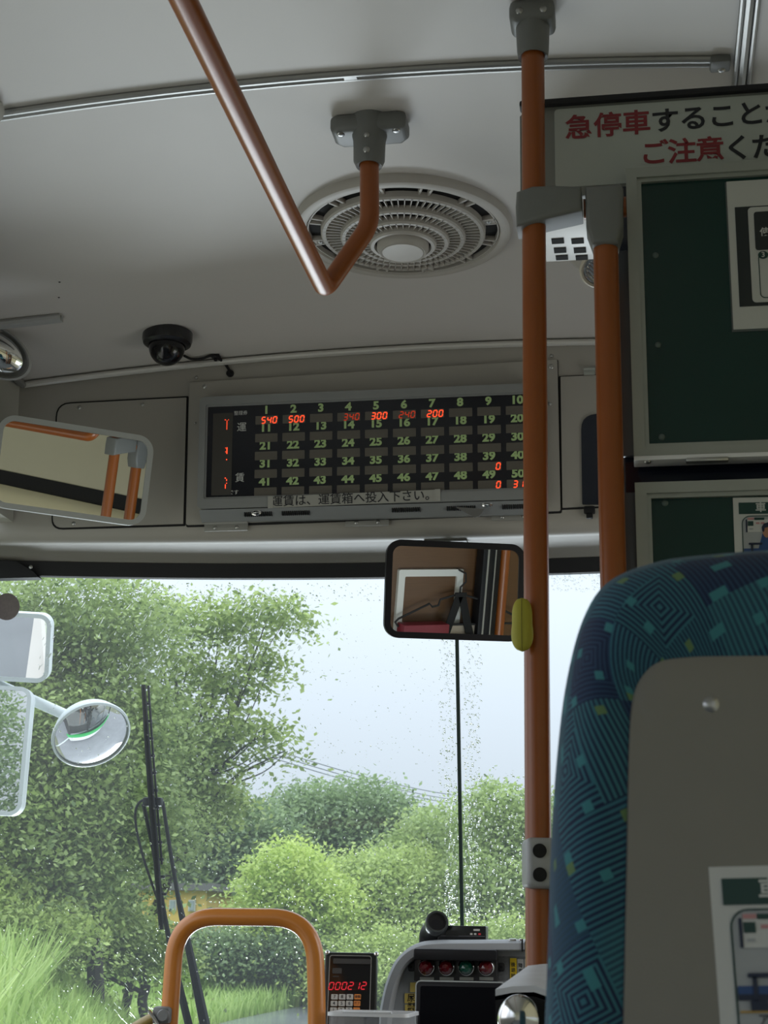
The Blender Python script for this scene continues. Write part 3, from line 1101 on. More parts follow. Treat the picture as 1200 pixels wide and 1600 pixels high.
# grey backing and its sign
o = sgn(812, 162)
zt, zb = sgn(900, 164)[2], sgn(900, 306)[2]
t = thing('warning_sign', 'white sign with red and black Japanese lettering on a grey backing board', 'sign', (0.65, YS, zb))
x0 = o[0]
part('backing', prism([(x0, zb), (0.97, zb), (0.97, zt), (x0 + 0.012, zt), (x0, zt - 0.012)], 0, 0.012, frame((0, YS + 0.012, 0), (1, 0, 0), v=(0, 0, 1)), 0.001), signg_m, t)
part('top_edge', box(((x0 + 0.97) / 2, YS + 0.002, zt + 0.004), (0.97 - x0, 0.022, 0.010), 0.003), rubber_m, t)
a, c = sgn(866, 172), sgn(868, 294)
xw, zw1, zw0 = (a[0] + c[0]) / 2, a[2] - 0.0, c[2]
part('face', prism(rrect(0.96 - xw, zw1 - zw0, 0.006, 5, (0.96 + xw) / 2, (zw1 + zw0) / 2), 0, 0.0015, frame((0, YS, 0), (1, 0, 0), v=(0, 0, 1)), 0.0), signw_m, t)


def char_row(pts, chars, size, Y, bold):
    gs = []
    for (px, py), ch in zip(pts, chars):
        p = at_y(px, py, Y)
        gs.append(text_geo(ch, size, frame(p, (1, 0, 0), v=(0, 0, 1)), bold))
    return join(*gs)


YL = YS - 0.0022
sz = 44.7 / F * ((sgn(1000, 200) - EYE) @ FWD)
r1 = [(905 + 44.7 * k, 201 - 3.55 * k) for k in range(8)]
r2 = [(1022 + 43.8 * k, 241 - 2.6 * k) for k in range(5)]
part('lettering', join(char_row(r1[:3], '急停車', sz, YL, 0.022), char_row(r2[:3], 'ご注意', sz, YL, 0.022)), red_m, t, 'red Japanese lettering', smooth=False)
part('lettering', join(char_row(r1[3:], 'することが', sz, YL, 0.022), char_row(r2[3:], 'くだ', sz, YL, 0.022)), ink_m, t, 'black Japanese lettering', smooth=False)

# partition behind the driver
xp = 0.405
ptop = zb + 0.01
t = thing('driver_partition', 'tall partition behind the driver, black towards the passengers and wood-brown in front', 'partition', (0.69, 2.0, 0.0))
part('panel', box(((xp + 0.968) / 2, 1.99, ptop / 2), (0.968 - xp, 0.012, ptop), 0.001), navy_m, t)
part('wood_face', box(((xp + 0.968) / 2 + 0.02, 2.001, ptop / 2), (0.968 - xp - 0.04, 0.010, ptop - 0.02), 0.001), wood_m, t, 'wood-brown laminate face')
part('edge_post', box((xp + 0.016, 2.005, ptop / 2), (0.035, 0.016, ptop), 0.003), black_m, t)
for (ya, yb) in ((392, 713), (770, 905)):
    za_, zb_ = at_y(968, ya, 1.975)[2], at_y(975, yb, 1.975)[2]
    xl = at_y(971, (ya + yb) / 2, 1.975)[0]
    part('edge_strip', box((xl + 0.012, 1.978, (za_ + zb_) / 2), (0.030, 0.010, za_ - zb_), 0.002), mat('strip_grey', (0.085, 0.09, 0.095), 0.35, 0.3), t)

YF = 1.95


def board(name, label, z_top, z_bot, xl, xr):
    t = thing(name, label, 'notice board', ((xl + xr) / 2, YF, z_bot))
    fw = 24.0 / F * 2.06
    mm = frame((0, YF + 0.020, 0), (1, 0, 0), v=(0, 0, 1))
    cx_, cz_ = (xl + xr) / 2, (z_top + z_bot) / 2
    w, h = xr - xl, z_top - z_bot
    o4 = [(xl, z_bot), (xr, z_bot), (xr, z_top), (xl, z_top)]
    i4 = [(xl + fw, z_bot + fw), (xr - fw, z_bot + fw), (xr - fw, z_top - fw), (xl + fw, z_top - fw)]
    k4 = [(xl + fw * 0.72, z_bot + fw * 0.72), (xr - fw * 0.72, z_bot + fw * 0.72), (xr - fw * 0.72, z_top - fw * 0.72), (xl + fw * 0.72, z_top - fw * 0.72)]
    fr = part('frame', join(ring_prism(o4, k4, 0.0, 0.020, mm), ring_prism(k4, i4, 0.0, 0.016, mm)), framealum_m, t, smooth=False)
    part('board', box((cx_, YF + 0.013, cz_), (w - fw, 0.006, h - fw)), green_m, t, smooth=False)
    return t, fr


zt1, zb1 = at_y(977, 263, YF)[2], at_y(990, 716, YF)[2]
xl1 = at_y(984, 490, YF)[0]
b1, f1 = board('notice_board', 'dark green notice board in an aluminium frame, the upper of two on the partition', zt1, zb1, xl1, 0.955)
hb = part('bottom_rail', box(((xl1 + 0.955) / 2, YF + 0.006, zb1 - 0.003), (0.955 - xl1, 0.030, 0.006), 0.001), mat('rail_painted_glare', (0.82, 0.82, 0.82), 0.3, 0.3), b1)  # window reflection on the rail put into a paler base colour
parts('screw', ([screw_geo((at_y(px, 716, YF)[0], YF - 0.002, zb1 - 0.006), (0, -0.2, -1), 0.0045) for px in (1012, 1086, 1122)]), steel_m, hb)
a, c = at_y(1071, 718, YF), at_y(1138, 718, YF)
part('catch', box(((a[0] + c[0]) / 2, YF - 0.006, zb1 - 0.008), (c[0] - a[0], 0.012, 0.006), 0.002), steel_m, b1)
parts('pin', ([dome(at_y(px, py, YF + 0.010), BACK, 0.0045, 0.002, 14, 4) for px, py in ((1024, 399), (1028, 539), (1034, 683))]), mat('clear_pin', (0.10, 0.14, 0.13), 0.3), b1)
zt2 = at_y(993, 754, YF)[2]
xl2 = at_y(993, 800, YF)[0]
b2, f2 = board('notice_board', 'dark green notice board in an aluminium frame, directly above the blue seat', zt2, zt2 - 0.40, xl2, 0.955)
part('pin', dome(at_y(1039, 786, YF + 0.010), BACK, 0.0045, 0.002, 14, 4), mat('clear_pin', (0.10, 0.14, 0.13), 0.3), b2)


def flat(name, mm, poly, z, mt, parent, label=None, th=0.0006):
    return part(name, prism(poly, z, z + th, mm), mt, parent, label, smooth=False)


# instruction sheet on the upper board
pa = at_y(1134, 284, YF + 0.008)
pb_ = at_y(1147, 515, YF + 0.008)
W1, H1 = 0.21, pa[2] - pb_[2]
sheet = thing('notice_sheet', 'white printed sheet with a dark panel pinned on the upper green board', 'sheet', (pa[0] + W1 / 2, pa[1], pb_[2]))
mm = frame(((pa[0] + pb_[0]) / 2, YF + 0.0085, pb_[2]), (1, 0, 0), v=(0, 0, 1))
K = H1 / 231.0                                 # metres per pixel of the photo on this sheet


def R(x0_, y0_, x1_, y1_):
    return [(x0_ * K, H1 - y1_ * K), (x1_ * K, H1 - y1_ * K), (x1_ * K, H1 - y0_ * K), (x0_ * K, H1 - y0_ * K)]


def RR(x0_, y0_, x1_, y1_, r_):
    return rrect((x1_ - x0_) * K, (y1_ - y0_) * K, r_ * K, 5, (x0_ + x1_) / 2 * K, H1 - (y0_ + y1_) / 2 * K)


flat('sleeve', mm, R(-2, 0, W1 / K, 234), -0.0012, mat('sleeve_grey', (0.10, 0.12, 0.12), 0.3), sheet)
flat('paper', mm, R(0, 0, W1 / K, 231), 0, paper_m, sheet)
flat('print', mm, R(10, 42, W1 / K - 10, 197), 0.0008, mat('print_black', (0.018, 0.024, 0.026), 0.5), sheet, 'black printed panel')
flat('card', mm, RR(28, 44, W1 / K - 26, 192, 6), 0.0016, paper_m, sheet)
flat('header', mm, RR(36, 52, W1 / K - 34, 112, 4), 0.0024, mat('print_black', (0.018, 0.024, 0.026), 0.5), sheet, 'black title block')
part('lettering', text_geo('使用', 14 * K, mm @ Matrix.Translation((57 * K, H1 - 85 * K, 0.0032)), 0.02), paper_m, sheet, 'white title characters', smooth=False)
part('outline', ring_prism(RR(39, 118, W1 / K - 36, 186, 7), RR(40.2, 119.2, W1 / K - 37.2, 184.8, 6), 0.0022, 0.0026, mm), pgreen_m, sheet, smooth=False)
flat('badge', mm, [(46 * K + 7 * K * math.cos(a_), H1 - 120 * K + 6 * K * math.sin(a_)) for a_ in np.linspace(0, 2 * PI, 24, endpoint=False)], 0.0028, pgreen_m, sheet)
part('lettering', text_geo('3', 11 * K, mm @ Matrix.Translation((46 * K, H1 - 120 * K, 0.0036)), 0.02), paper_m, sheet, 'white figure three', smooth=False)
gs = [prism(R(56, y, 110, y + 2), 0.0024, 0.0028, mm) for y in (121, 126, 131, 145)] + [prism(R(56, 143, 90, 149), 0.0024, 0.0028, mm)]
part('text_lines', join(*gs), pgrey_m, sheet, smooth=False)
part('outline', ring_prism(R(55, 171, 100, 183), R(56, 172, 99, 182), 0.0024, 0.0028, mm), ink_m, sheet, smooth=False)


def poster(label, o, k, tilt, u=(1, 0, 0), v=(0, 0, 1)):
    """priority notice: header bar, framed drawing of a seated person in a bus seat; units are photo pixels of the seat poster"""
    mm = frame(o, u, v=v) @ Matrix.Rotation(tilt, 4, 'Z')
    t = thing('notice_poster', label, 'poster', o)

    def q(x0_, y0_, x1_, y1_):
        return [(x0_ * k, -y1_ * k), (x1_ * k, -y1_ * k), (x1_ * k, -y0_ * k), (x0_ * k, -y0_ * k)]

    def pp(l):
        return [(x_ * k, -y_ * k) for x_, y_ in l]

    def qr(x0_, y0_, x1_, y1_, r_):
        return rrect((x1_ - x0_) * k, (y1_ - y0_) * k, r_ * k, 6, (x0_ + x1_) / 2 * k, -(y0_ + y1_) / 2 * k)

    flat('paper', mm, q(0, 0, 330, 440), 0, paper_m, t)
    flat('header', mm, q(18, 18, 312, 58), 0.0007, pgreen_m, t, 'dark green title bar')
    part('lettering', text_geo('車', 36 * k, mm @ Matrix.Translation((90 * k, -38 * k, 0.0014)), 0.02), paper_m, t, 'white title character', smooth=False)
    part('outline', ring_prism(qr(26, 64, 304, 300, 28), qr(29, 67, 301, 297, 25), 0.0007, 0.0012, mm), pgreen_m, t, smooth=False)
    flat('scene', mm, qr(29, 67, 301, 297, 25), 0.0003, pgrey_m, t)
    flat('window_drawing', mm, q(40, 78, 160, 122), 0.0010, paper_m, t)
    flat('print', mm, q(39, 78, 44, 122), 0.0016, pnavy_m, t)
    flat('print', mm, q(46, 84, 64, 100), 0.0016, pgreen_m, t)
    flat('print', mm, q(46, 72, 66, 79), 0.0016, ppink_m, t)
    flat('print', mm, q(68, 72, 100, 80), 0.0016, pgreen_m, t)
    flat('print', mm, q(72, 88, 84, 94), 0.0016, ppink_m, t)
    flat('print', mm, q(50, 108, 62, 113), 0.0016, pgrey_m, t)
    flat('print', mm, q(88, 88, 100, 94), 0.0016, ppink_m, t)
    flat('seat_drawing', mm, pp([(30, 178), (78, 178), (92, 128), (104, 126), (104, 196), (30, 196)]), 0.0012, pblue_m, t)
    flat('seat_drawing', mm, pp([(30, 190), (104, 190), (104, 199), (30, 199)]), 0.0016, pnavy_m, t)
    flat('armrest_drawing', mm, qr(46, 159, 104, 166, 3), 0.0020, pnavy_m, t)
    flat('armrest_drawing', mm, q(53, 164, 60, 200), 0.0020, pnavy_m, t)
    flat('armrest_drawing', mm, q(48, 198, 74, 214), 0.0020, pnavy_m, t)
    flat('stripe', mm, q(31, 214, 299, 217), 0.0014, pyellow_m, t)
    flat('face_drawing', mm, pp([(110 + 17 * math.cos(a_), 122 + 21 * math.sin(a_)) for a_ in np.linspace(0, 2 * PI, 20, endpoint=False)]), 0.0018, pskin_m, t)
    flat('hair_drawing', mm, pp([(92, 120), (90, 106), (97, 94), (112, 89), (128, 92), (130, 108), (118, 104), (100, 108), (97, 122)]), 0.0024, pnavy_m, t)
    flat('body_drawing', mm, pp([(84, 190), (94, 148), (108, 142), (124, 146), (134, 190)]), 0.0022, pblue_m, t)
    part('lettering', text_geo('アプリ', 18 * k, mm @ Matrix.Translation((84 * k, -228 * k, 0.0014)), 0.015), ink_m, t, 'black caption characters', smooth=False)
    return t


po = at_y(1145, 778, YF + 0.0085)
poster('white notice with a drawn seated passenger on the lower green board', po, 18.0 / F * 2.05 / 40.0, -0.01)

# ================================================================== AIR OUTLET ABOVE THE DRIVER
zo = 2.14
A0, A1 = at_z(838, 412, zo), at_z(1000, 404, zo)
t = thing('air_outlet', 'white air outlet box with rectangular slots on the ceiling above the driver', 'air outlet', ((A0[0] + A1[0]) / 2, A0[1] - 0.1, zo))
yF_, yB_ = A0[1], at_z(900, 340, zo)[1]
part('housing', box(((A0[0] + 0.62) / 2, (yF_ + yB_) / 2, (zo + 2.29) / 2), (0.62 - A0[0], yF_ - yB_, 2.29 - zo), 0.006), white_m, t)
for cxp in (875, 906, 940, 972):
    gs = []
    for cyp in (378, 392.5, 404):
        p = at_z(cxp + (cyp - 392) * 0.25, cyp - 2, zo)
        gs.append(box((p[0], p[1], zo), (0.0205, 0.0185 if cyp < 400 else 0.0165, 0.003)))
    part('slot', join(*gs), gap_m, t, smooth=False)
sp = at_z(938, 421, 2.16)
t = thing('spot_lamp', 'cream round spotlight with a ribbed lens below the white air outlet', 'lamp', sp)
ax = Vector((0.12, -0.62, -0.78)).normalized()
m = frame(sp, ax.orthogonal(), w=ax)
part('arm', tube([Vector(sp) + Vector((-0.045, 0.03, 0.05)), Vector(sp) + Vector((-0.02, 0.01, 0.01))], 0.018, 12), ventw_m, t)
part('shade', lathe([(0.0, -0.05), (0.022, -0.045), (0.032, -0.02), (0.037, 0.0), (0.034, 0.003), (0.030, 0.0)], 32, m), mat('lamp_cream', (0.55, 0.50, 0.40), 0.4), t)
part('lens', join(lathe([(0.0, 0.006), (0.02, 0.004), (0.0305, -0.001)], 28, m), *[box((0, y, 0.0045), (0.05 * math.sqrt(max(0.05, 1 - (y / 0.03) ** 2)), 0.0016, 0.002), 0, m) for y in np.linspace(-0.024, 0.024, 9)]), chrome_m, t)
part('ceiling_stem', tube([Vector(sp) + Vector((-0.045, 0.03, 0.045)), (sp[0] - 0.045, sp[1] + 0.03, ceil_z(sp[0]) + 0.002)], 0.012, 10), ventw_m, t)
# ================================================================== FARE DISPLAY
DO = on_head(313, 797, 0.034)
DN = np.array([0, -1.0, -0.09]); DN /= np.linalg.norm(DN)
DV = np.array([0, -0.09, 1.0]); DV /= np.linalg.norm(DV)
mD = frame(DO, (1, 0, 0), v=tuple(DV))         # local z faces the passengers


def D(px, py):
    p = at_plane(px, py, DO, DN) - DO
    return p[0], float(p @ DV)


fd = thing('fare_display', 'wide black fare display with green stop numbers and red fares on the header', 'display', DO + np.array([0.37, 0, 0]))
a0, b1_ = D(313, 621)
a1, b1r = D(838, 598)
b0_ = D(306, 796)[1]
W, H = a1 - a0, b1_ - b0_
sA0, sB1 = D(325, 636)
sA1, sB0 = D(829, 760)
sB0 = (D(322, 779)[1] + sB0) / 2
orr = rrect(W, H, 0.012, 5, a0 + W / 2, b0_ + H / 2)
irr = rrect(sA1 - sA0, sB1 - sB0, 0.002, 5, (sA0 + sA1) / 2, (sB0 + sB1) / 2)
part('housing', join(prism(orr, -0.030, -0.004, mD), ring_prism(orr, rrect(sA1 - sA0 + 0.008, sB1 - sB0 + 0.008, 0.003, 5, (sA0 + sA1) / 2, (sB0 + sB1) / 2), -0.004, 0.004, mD),
     ring_prism(rrect(sA1 - sA0 + 0.008, sB1 - sB0 + 0.008, 0.003, 5, (sA0 + sA1) / 2, (sB0 + sB1) / 2), irr, -0.004, 0.001, mD)), dispframe_m, fd, angle=25)
part('screen', prism(irr, -0.004, -0.0015, mD), screen_m, fd, smooth=False)
# lower lip with slots
lipg = slab(lambda u, v: tuple(mD @ Vector((a0 + 0.004 + u * (W - 0.008), b0_ - 0.002 - v * 0.024, 0.002 - v * 0.026))), 1, 1, (0, 0.012, 0))
part('lower_lip', lipg, dispframe_m, fd, smooth=False)
gs = []
for (xa, xb) in ((0.10, 0.16), (0.185, 0.245), (0.43, 0.49), (0.55, 0.61), (0.67, 0.74)):
    part('vent_slots', join(*[box((xx, b0_ - 0.013, -0.0095), (0.0022, 0.009, 0.0098), 0, mD) for xx in np.arange(xa, xb, 0.0046)]), gap_m, fd, smooth=False)
for px, py in ((400, 801), (761, 788)):
    p = at_plane(px, py, DO + DN * 0.0, DN)
    la, lb_ = D(px, py)
    part('latch', xf(join(lathe([(0.009, 0), (0.0095, 0.003), (0.006, 0.004), (0.0055, 0.0)], 20), box((0, 0, 0.002), (0.014, 0.003, 0.003), 0.001)), mD @ Matrix.Translation((la, lb_, -0.004)) @ Matrix.Diagonal((1.2, 0.7, 1, 1))), chrome_m, fd)
# number grid
n1, n9 = D(416, 641.5), D(763, 624.5)
dA = (n9[0] - n1[0]) / 8
n41 = D(414, 753.5)
dB = (n41[1] - n1[1]) / 4
gs = []
for r_ in range(5):
    for c_ in range(10):
        part('stop_number', text_geo(str(r_ * 10 + c_ + 1), 0.0245, mD @ Matrix.Translation((n1[0] + dA * c_, n1[1] + dB * r_ + 0.001, -0.0009)), 0.045, sx_=1.12), numgreen_m, fd, smooth=False)
cw, ch = dA * 0.82, abs(dB) * 0.47
cy0 = D(417, 656)[1] - n1[1]
LIT = {(0, 0): '540', (0, 1): '500', (0, 3): '340', (0, 4): '300', (0, 5): '240', (0, 6): '200', (3, 8): '0', (4, 8): '0', (4, 9): '312'}
for r_ in range(5):
    for c_ in range(10):
        mc = mD @ Matrix.Translation((n1[0] + dA * c_ + 0.001, n1[1] + dB * r_ + cy0, -0.0014))
        w_ = part('fare_window', prism(rrect(cw, ch, 0.001, 2), 0, 0.0006, mc), cell_m, fd, smooth=False)
        s_ = LIT.get((r_, c_))
        if s_:
            gs = [seg7(k, mc @ Matrix.Translation((cw * 0.5 - 0.0065 - 0.0128 * (len(s_) - 1 - i), -0.0005, 0.0008)), 0.0078, 0.0138, 0.0023) for i, k in enumerate(s_)]
            part('fare_digits', join(*gs), leddim_m if s_ in ('340', '240') else ledon_m, w_, smooth=False)
# left column
ca_, cb_ = D(333, 646), D(361, 773)
part('led_strip', prism([(ca_[0], cb_[1]), (cb_[0], cb_[1]), (cb_[0], ca_[1]), (ca_[0], ca_[1])], -0.0014, -0.0008, mD), mat('led_strip_off', (0.05, 0.046, 0.04), 0.4), fd, smooth=False)
gs = []
for (px, py, w, h) in ((354.5, 664, 1.4, 20), (352, 656, 3, 1.4), (357, 656, 1.2, 2), (354.5, 704, 2.6, 14), (352.5, 700, 2, 1.5), (352.5, 706, 2, 1.5), (354, 718, 2.4, 2.4), (352, 747, 3, 2.2), (354, 750, 2, 4), (352, 760, 2, 9), (354, 755, 2, 2)):
    la, lb_ = D(px, py)
    k = 3.0 / F
    gs.append(prism(rrect(w * k * 0.75, h * k * 0.85, 0.0004, 1, la, lb_), -0.0006, 0.0, mD))
part('led_fragment', join(*gs), ledon_m, fd, smooth=False)
gs = []
for s_, px, py, size in (('整理券', 376, 645.5, 0.0105), ('運', 377.5, 668, 0.0225), ('賃', 374.5, 747, 0.0225), ('です', 365, 769.5, 0.0115)):
    la, lb_ = D(px, py)
    gs.append(text_geo(s_, size, mD @ Matrix.Translation((la, lb_, -0.0009)), 0.004))
part('caption', join(*gs), numgrey_m, fd, smooth=False)
# taped caption strip
ta, tb = D(423, 785.5), D(685, 774.5)
tang = math.atan2(tb[1] - ta[1], tb[0] - ta[0])
mt_ = mD @ Matrix.Translation(((ta[0] + tb[0]) / 2, (ta[1] + tb[1]) / 2, 0.0044)) @ Matrix.Rotation(tang, 4, 'Z')
tw = tb[0] - ta[0]
tp = part('caption_strip', prism(rrect(tw, 0.025, 0.001, 2), 0, 0.0007, mt_), tape_m, fd, smooth=False)
part('lettering', text_geo('運賃は、運賃箱へ投入下さい。', 0.0262, mt_ @ Matrix.Translation((0.0, 0.0, 0.0012)), 0.008), ink_m, tp, smooth=False)
parts('tape_end', [prism(rrect(0.012, 0.027, 0.001, 2, d_, 0), 0.0012, 0.0016, mt_) for d_ in (-tw / 2 + 0.001, tw / 2 - 0.001)], mat('glossy_tape', (0.40, 0.40, 0.37), 0.12), tp, smooth=False)
# loose corner of tape hanging below the lip
pts = [at_plane(a, c, DO + DN * 0.004, DN) for a, c in ((711, 792), (757, 795), (750, 806), (742, 809))]
part('loose_tape', ([tuple(p) for p in pts] + [tuple(p - DN * 0.001) for p in pts], [(0, 1, 2, 3), (7, 6, 5, 4), (0, 1, 5, 4), (1, 2, 6, 5), (2, 3, 7, 6), (3, 0, 4, 7)]), mat('loose_tape', (0.14, 0.14, 0.135), 0.4), fd, smooth=False)


# ================================================================== INTERIOR MIRRORS
def bisect(mp, target):
    mp, target = np.array(mp), np.array(target)
    a = (EYE - mp) / np.linalg.norm(EYE - mp)
    c = (target - mp) / np.linalg.norm(target - mp)
    n_ = a + c
    return n_ / np.linalg.norm(n_)


def mirror(name, label, c, n_, w, h, r, rim, roll, rimmat, depth=0.02, cat='mirror', lift=0.0006, ushape=None):
    n_ = Vector(n_)
    u = Vector((0, 0, 1)).cross(n_).normalized()
    v = n_.cross(u)
    u2 = u * math.cos(roll) + v * math.sin(roll)
    v2 = n_.cross(u2)
    m = frame(c, u2, v=v2)
    t = thing(name, label, cat, c)
    o_ = rrect(w, h, r, 8)
    i_ = rrect(w - 2 * rim, h - 2 * rim, max(0.004, r - rim), 8)
    e_ = rrect(w - 0.01, h - 0.01, r, 8)
    part('rim', join(ring_prism(o_, i_, -depth * 0.5, 0.004, m), prism(o_, -depth, -depth * 0.45, m, 0.005)), rimmat, t, angle=40)
    part('mirror_glass', prism(i_, -depth * 0.5, lift, m), mirror_m, t, smooth=False)
    return t, m


mc = at_y(711, 923, 3.20)
dm = (mc - EYE) @ FWD
t, m = mirror('interior_mirror', 'black-rimmed interior mirror hanging below the header, reflecting the brown partition', mc, bisect(mc, (0.675, 2.0, 1.49)), 216 / F * dm * 1.02, 150 / F * dm * 1.02, 0.032, 0.0135, 0.012, black_m)
top = at_y(698, 846, 3.27)
br = part('mount', join(box((top[0], top[1], 1.866), (0.095, 0.05, 0.004), 0.001), tube([(top[0] + 0.002, top[1], 1.87), (top[0] + 0.004, 3.255, 1.84), (mc[0], mc[1] + 0.025, mc[2] + 0.07), (mc[0], mc[1] + 0.012, mc[2])], 0.007, 10)), grey_m, t)
parts('screw', ([screw_geo((top[0] + d_, top[1] - 0.008, 1.864), (0, 0, -1), 0.005) for d_ in (-0.03, 0.035)]), steel_m, br)

mc = at_y(114, 736, 2.95)
dm = (mc - EYE) @ FWD
t, m = mirror('entrance_mirror', 'large grey-rimmed rounded mirror at the left end of the header, reflecting orange poles', mc, bisect(mc, (0.33, 1.70, 1.87)), 222 / F * dm * 1.10, 134 / F * dm * 1.08, 0.036, 0.0115, -0.02, mirg_m)
part('arm', tube([mc + np.array([0, 0.015, 0]), mc + np.array([-0.05, 0.10, 0.02]), (-0.86, head_y(-0.86, 2.0) + 0.01, mc[2] + 0.04)], 0.010, 10), black_m, t)

mc = at_y(-8, 549, 2.85)
dm = (mc - EYE) @ FWD
nn = Vector(bisect(mc, (0.1, 0.4, 1.2)))
u = Vector((0, 0, 1)).cross(nn).normalized(); v = nn.cross(u)
m = frame(mc, u * math.cos(-0.45) + v * math.sin(-0.45), v=tuple(nn.cross(u * math.cos(-0.45) + v * math.sin(-0.45))))
rr_ = 60 / F * dm
t = thing('convex_mirror', 'small convex mirror with a pale rim in the upper left corner by the ceiling', 'mirror', mc)
sc_ = Matrix.Diagonal((1.0, 0.62, 1, 1))
part('rim', lathe([(rr_ * 0.2, -0.03), (rr_, -0.008), (rr_ * 1.02, 0.002), (rr_ * 0.95, 0.006), (rr_ * 0.90, 0.0)], 40, m @ sc_), lgrey_m, t)
part('mirror_glass', lathe([(rr_ * 0.92 * math.sin(k / 10), rr_ * 0.25 * (math.cos(k / 10 * 1.5))) for k in range(11)][::-1], 40, m @ sc_), mirror_m, t)
part('stem', tube([mc - np.array(nn) * 0.02, mc + np.array([-0.03, 0.08, 0.03]), (mc[0] - 0.05, mc[1] + 0.10, ceil_z(mc[0] - 0.05) + 0.01)], 0.008, 8), grey_m, t)

# ================================================================== THINGS ON THE FRONT OF THE PARTITION (seen in the mirror)
yw = 2.010
t = thing('wall_frame', 'white rectangular frame on the front of the brown partition', 'frame', (0.580, yw, 1.36))
mm = frame((0.580, yw - 0.004, 1.462), (-1, 0, 0), v=(0, 0, 1))
part('border', ring_prism(rrect(0.217, 0.196, 0.004, 2), rrect(0.175, 0.154, 0.003, 2), 0.0, 0.014, mm), white_m, t, smooth=False)
part('backing', prism(rrect(0.19, 0.17, 0.003, 2), 0, 0.004, mm), wood_m, t, smooth=False)
hk = (0.668, yw + 0.035)
t = thing('coat_hanger', 'thin black coat hanger hooked on the front of the brown partition', 'hanger', (hk[0], hk[1], 1.47))
w3 = [(-0.20, 0.0), (-0.21, 0.012), (-0.20, 0.022), (-0.10, 0.066), (-0.09, 0.056), (-0.07, 0.060), (-0.065, 0.078), (0.0, 0.095), (0.065, 0.078), (0.07, 0.060), (0.09, 0.056), (0.10, 0.066), (0.20, 0.022), (0.21, 0.012), (0.20, 0.0), (-0.20, 0.0)]
part('body', tube([(hk[0] + a_, hk[1], 1.395 + b_) for a_, b_ in w3], 0.0035, 8), wire_m, t)
part('hook', tube([(hk[0] + a_, hk[1] + c_, 1.395 + b_) for a_, b_, c_ in ((0, 0.095, 0), (0, 0.115, 0), (0.02, 0.13, -0.005), (0.02, 0.155, -0.01), (0, 0.165, -0.03), (-0.015, 0.155, -0.036))], 0.003, 8), wire_m, t)
solo('strap', join(*[xf(box((0, 0, 0), (0.026, 0.003, 0.15), 0.001), Matrix.Translation((hk[0] + s_ * 0.025, hk[1] + 0.006, 1.418)) @ Matrix.Rotation(-s_ * 0.30, 4, 'Y')) for s_ in (-1, 1)], box((hk[0], hk[1] + 0.006, 1.488), (0.04, 0.006, 0.014), 0.002)), strap_m, 'black strap looped over the coat hanger on the brown partition', 'strap')
sh = solo('partition_shelf', box((0.59, yw + 0.055, 1.350), (0.27, 0.10, 0.012), 0.002), wood_m, 'narrow brown shelf on the front of the partition', 'shelf')
solo('red_book', box((0.545, yw + 0.05, 1.383), (0.15, 0.05, 0.044), 0.002), bookred_m, 'crimson book lying on the shelf of the partition', 'book')
solo('beige_card', xf(box((0, 0, 0), (0.10, 0.006, 0.04), 0.001), Matrix.Translation((0.680, yw + 0.03, 1.376)) @ Matrix.Rotation(0.08, 4, 'Y')), beige_m, 'beige card leaning on the shelf beside the crimson book', 'card')

# dark pillar and upright orange rail at the window end of the partition (seen in the mirror)
t = thing('corner_pillar', 'black upright pillar at the window end of the brown partition', 'pillar', (0.760, yw + 0.03, 0.0))
part('pillar', box((0.760, yw + 0.03, 1.0), (0.062, 0.045, 2.0), 0.004), black_m, t)
part('edge_strip', join(box((0.745, yw + 0.054, 1.0), (0.006, 0.004, 2.0)), box((0.770, yw + 0.054, 1.0), (0.004, 0.004, 2.0))), alum_m, t)
solo('grab_pole', tube([(0.81, yw + 0.04, 0.0), (0.81, yw + 0.04, 2.05)], 0.016, 16), orange_m, 'orange upright rail beside the black pillar in front of the partition', 'pole')
# right side window blind, seen only in mirrors
struct('window_3', box((0.965, 1.2, 1.33), (0.012, 2.6, 0.76)), curtain_m)

# ================================================================== OUTSIDE MIRRORS
ym = 3.95
mc = at_y(22, 1011, ym)
dm = (mc - EYE) @ FWD
t, m = mirror('outside_mirror', 'white-rimmed rounded outside mirror above the taller one, partly behind the round sticker', mc, bisect(mc, (-1.30, 1.0, 0.45)), 112 / F * dm, 108 / F * dm, 0.034, 0.012, -0.03, mirw_m, 0.05)
part('arm', tube([mc + np.array([-0.02, 0.045, 0.0]), mc + np.array([-0.16, 0.05, 0.0]), (-1.58, ym + 0.05, 1.60)], 0.014, 12), mirw_m, t)
mc2 = at_y(-24, 1171, ym)
dm = (mc2 - EYE) @ FWD
t, m = mirror('outside_mirror', 'tall pale-rimmed outside mirror at the left edge, below the smaller square one', mc2, bisect(mc2, (-2.6, -12.0, 2.0)), 132 / F * dm, 200 / F * dm, 0.034, 0.011, -0.02, mirw_m, 0.05)
part('arm', tube([mc2 + np.array([-0.02, 0.045, 0.0]), mc2 + np.array([-0.12, 0.05, 0.0]), (-1.58, ym + 0.05, 1.50)], 0.014, 12), mirw_m, t)
yr = 4.06
mc3 = at_y(142, 1147, yr)
dm = (mc3 - EYE) @ FWD
vd = Vector(EYE - mc3).normalized()
side = Vector(RGT)
nn = (vd * math.cos(math.radians(38)) + (Vector(UPV) * -0.93 + side * 0.36).normalized() * math.sin(math.radians(38))).normalized()
m = frame(mc3, nn.orthogonal(), w=nn)
R3 = 62 / F * dm
t = thing('round_mirror', 'round convex outside mirror with a white rim on a slanting white arm', 'mirror', mc3)
part('shell', lathe([(0, -0.07), (R3 * 0.5, -0.062), (R3 * 0.85, -0.035), (R3, 0.0), (R3 * 1.0, 0.006), (R3 * 0.955, 0.010), (R3 * 0.93, 0.006)], 48, m), mirw_m, t)
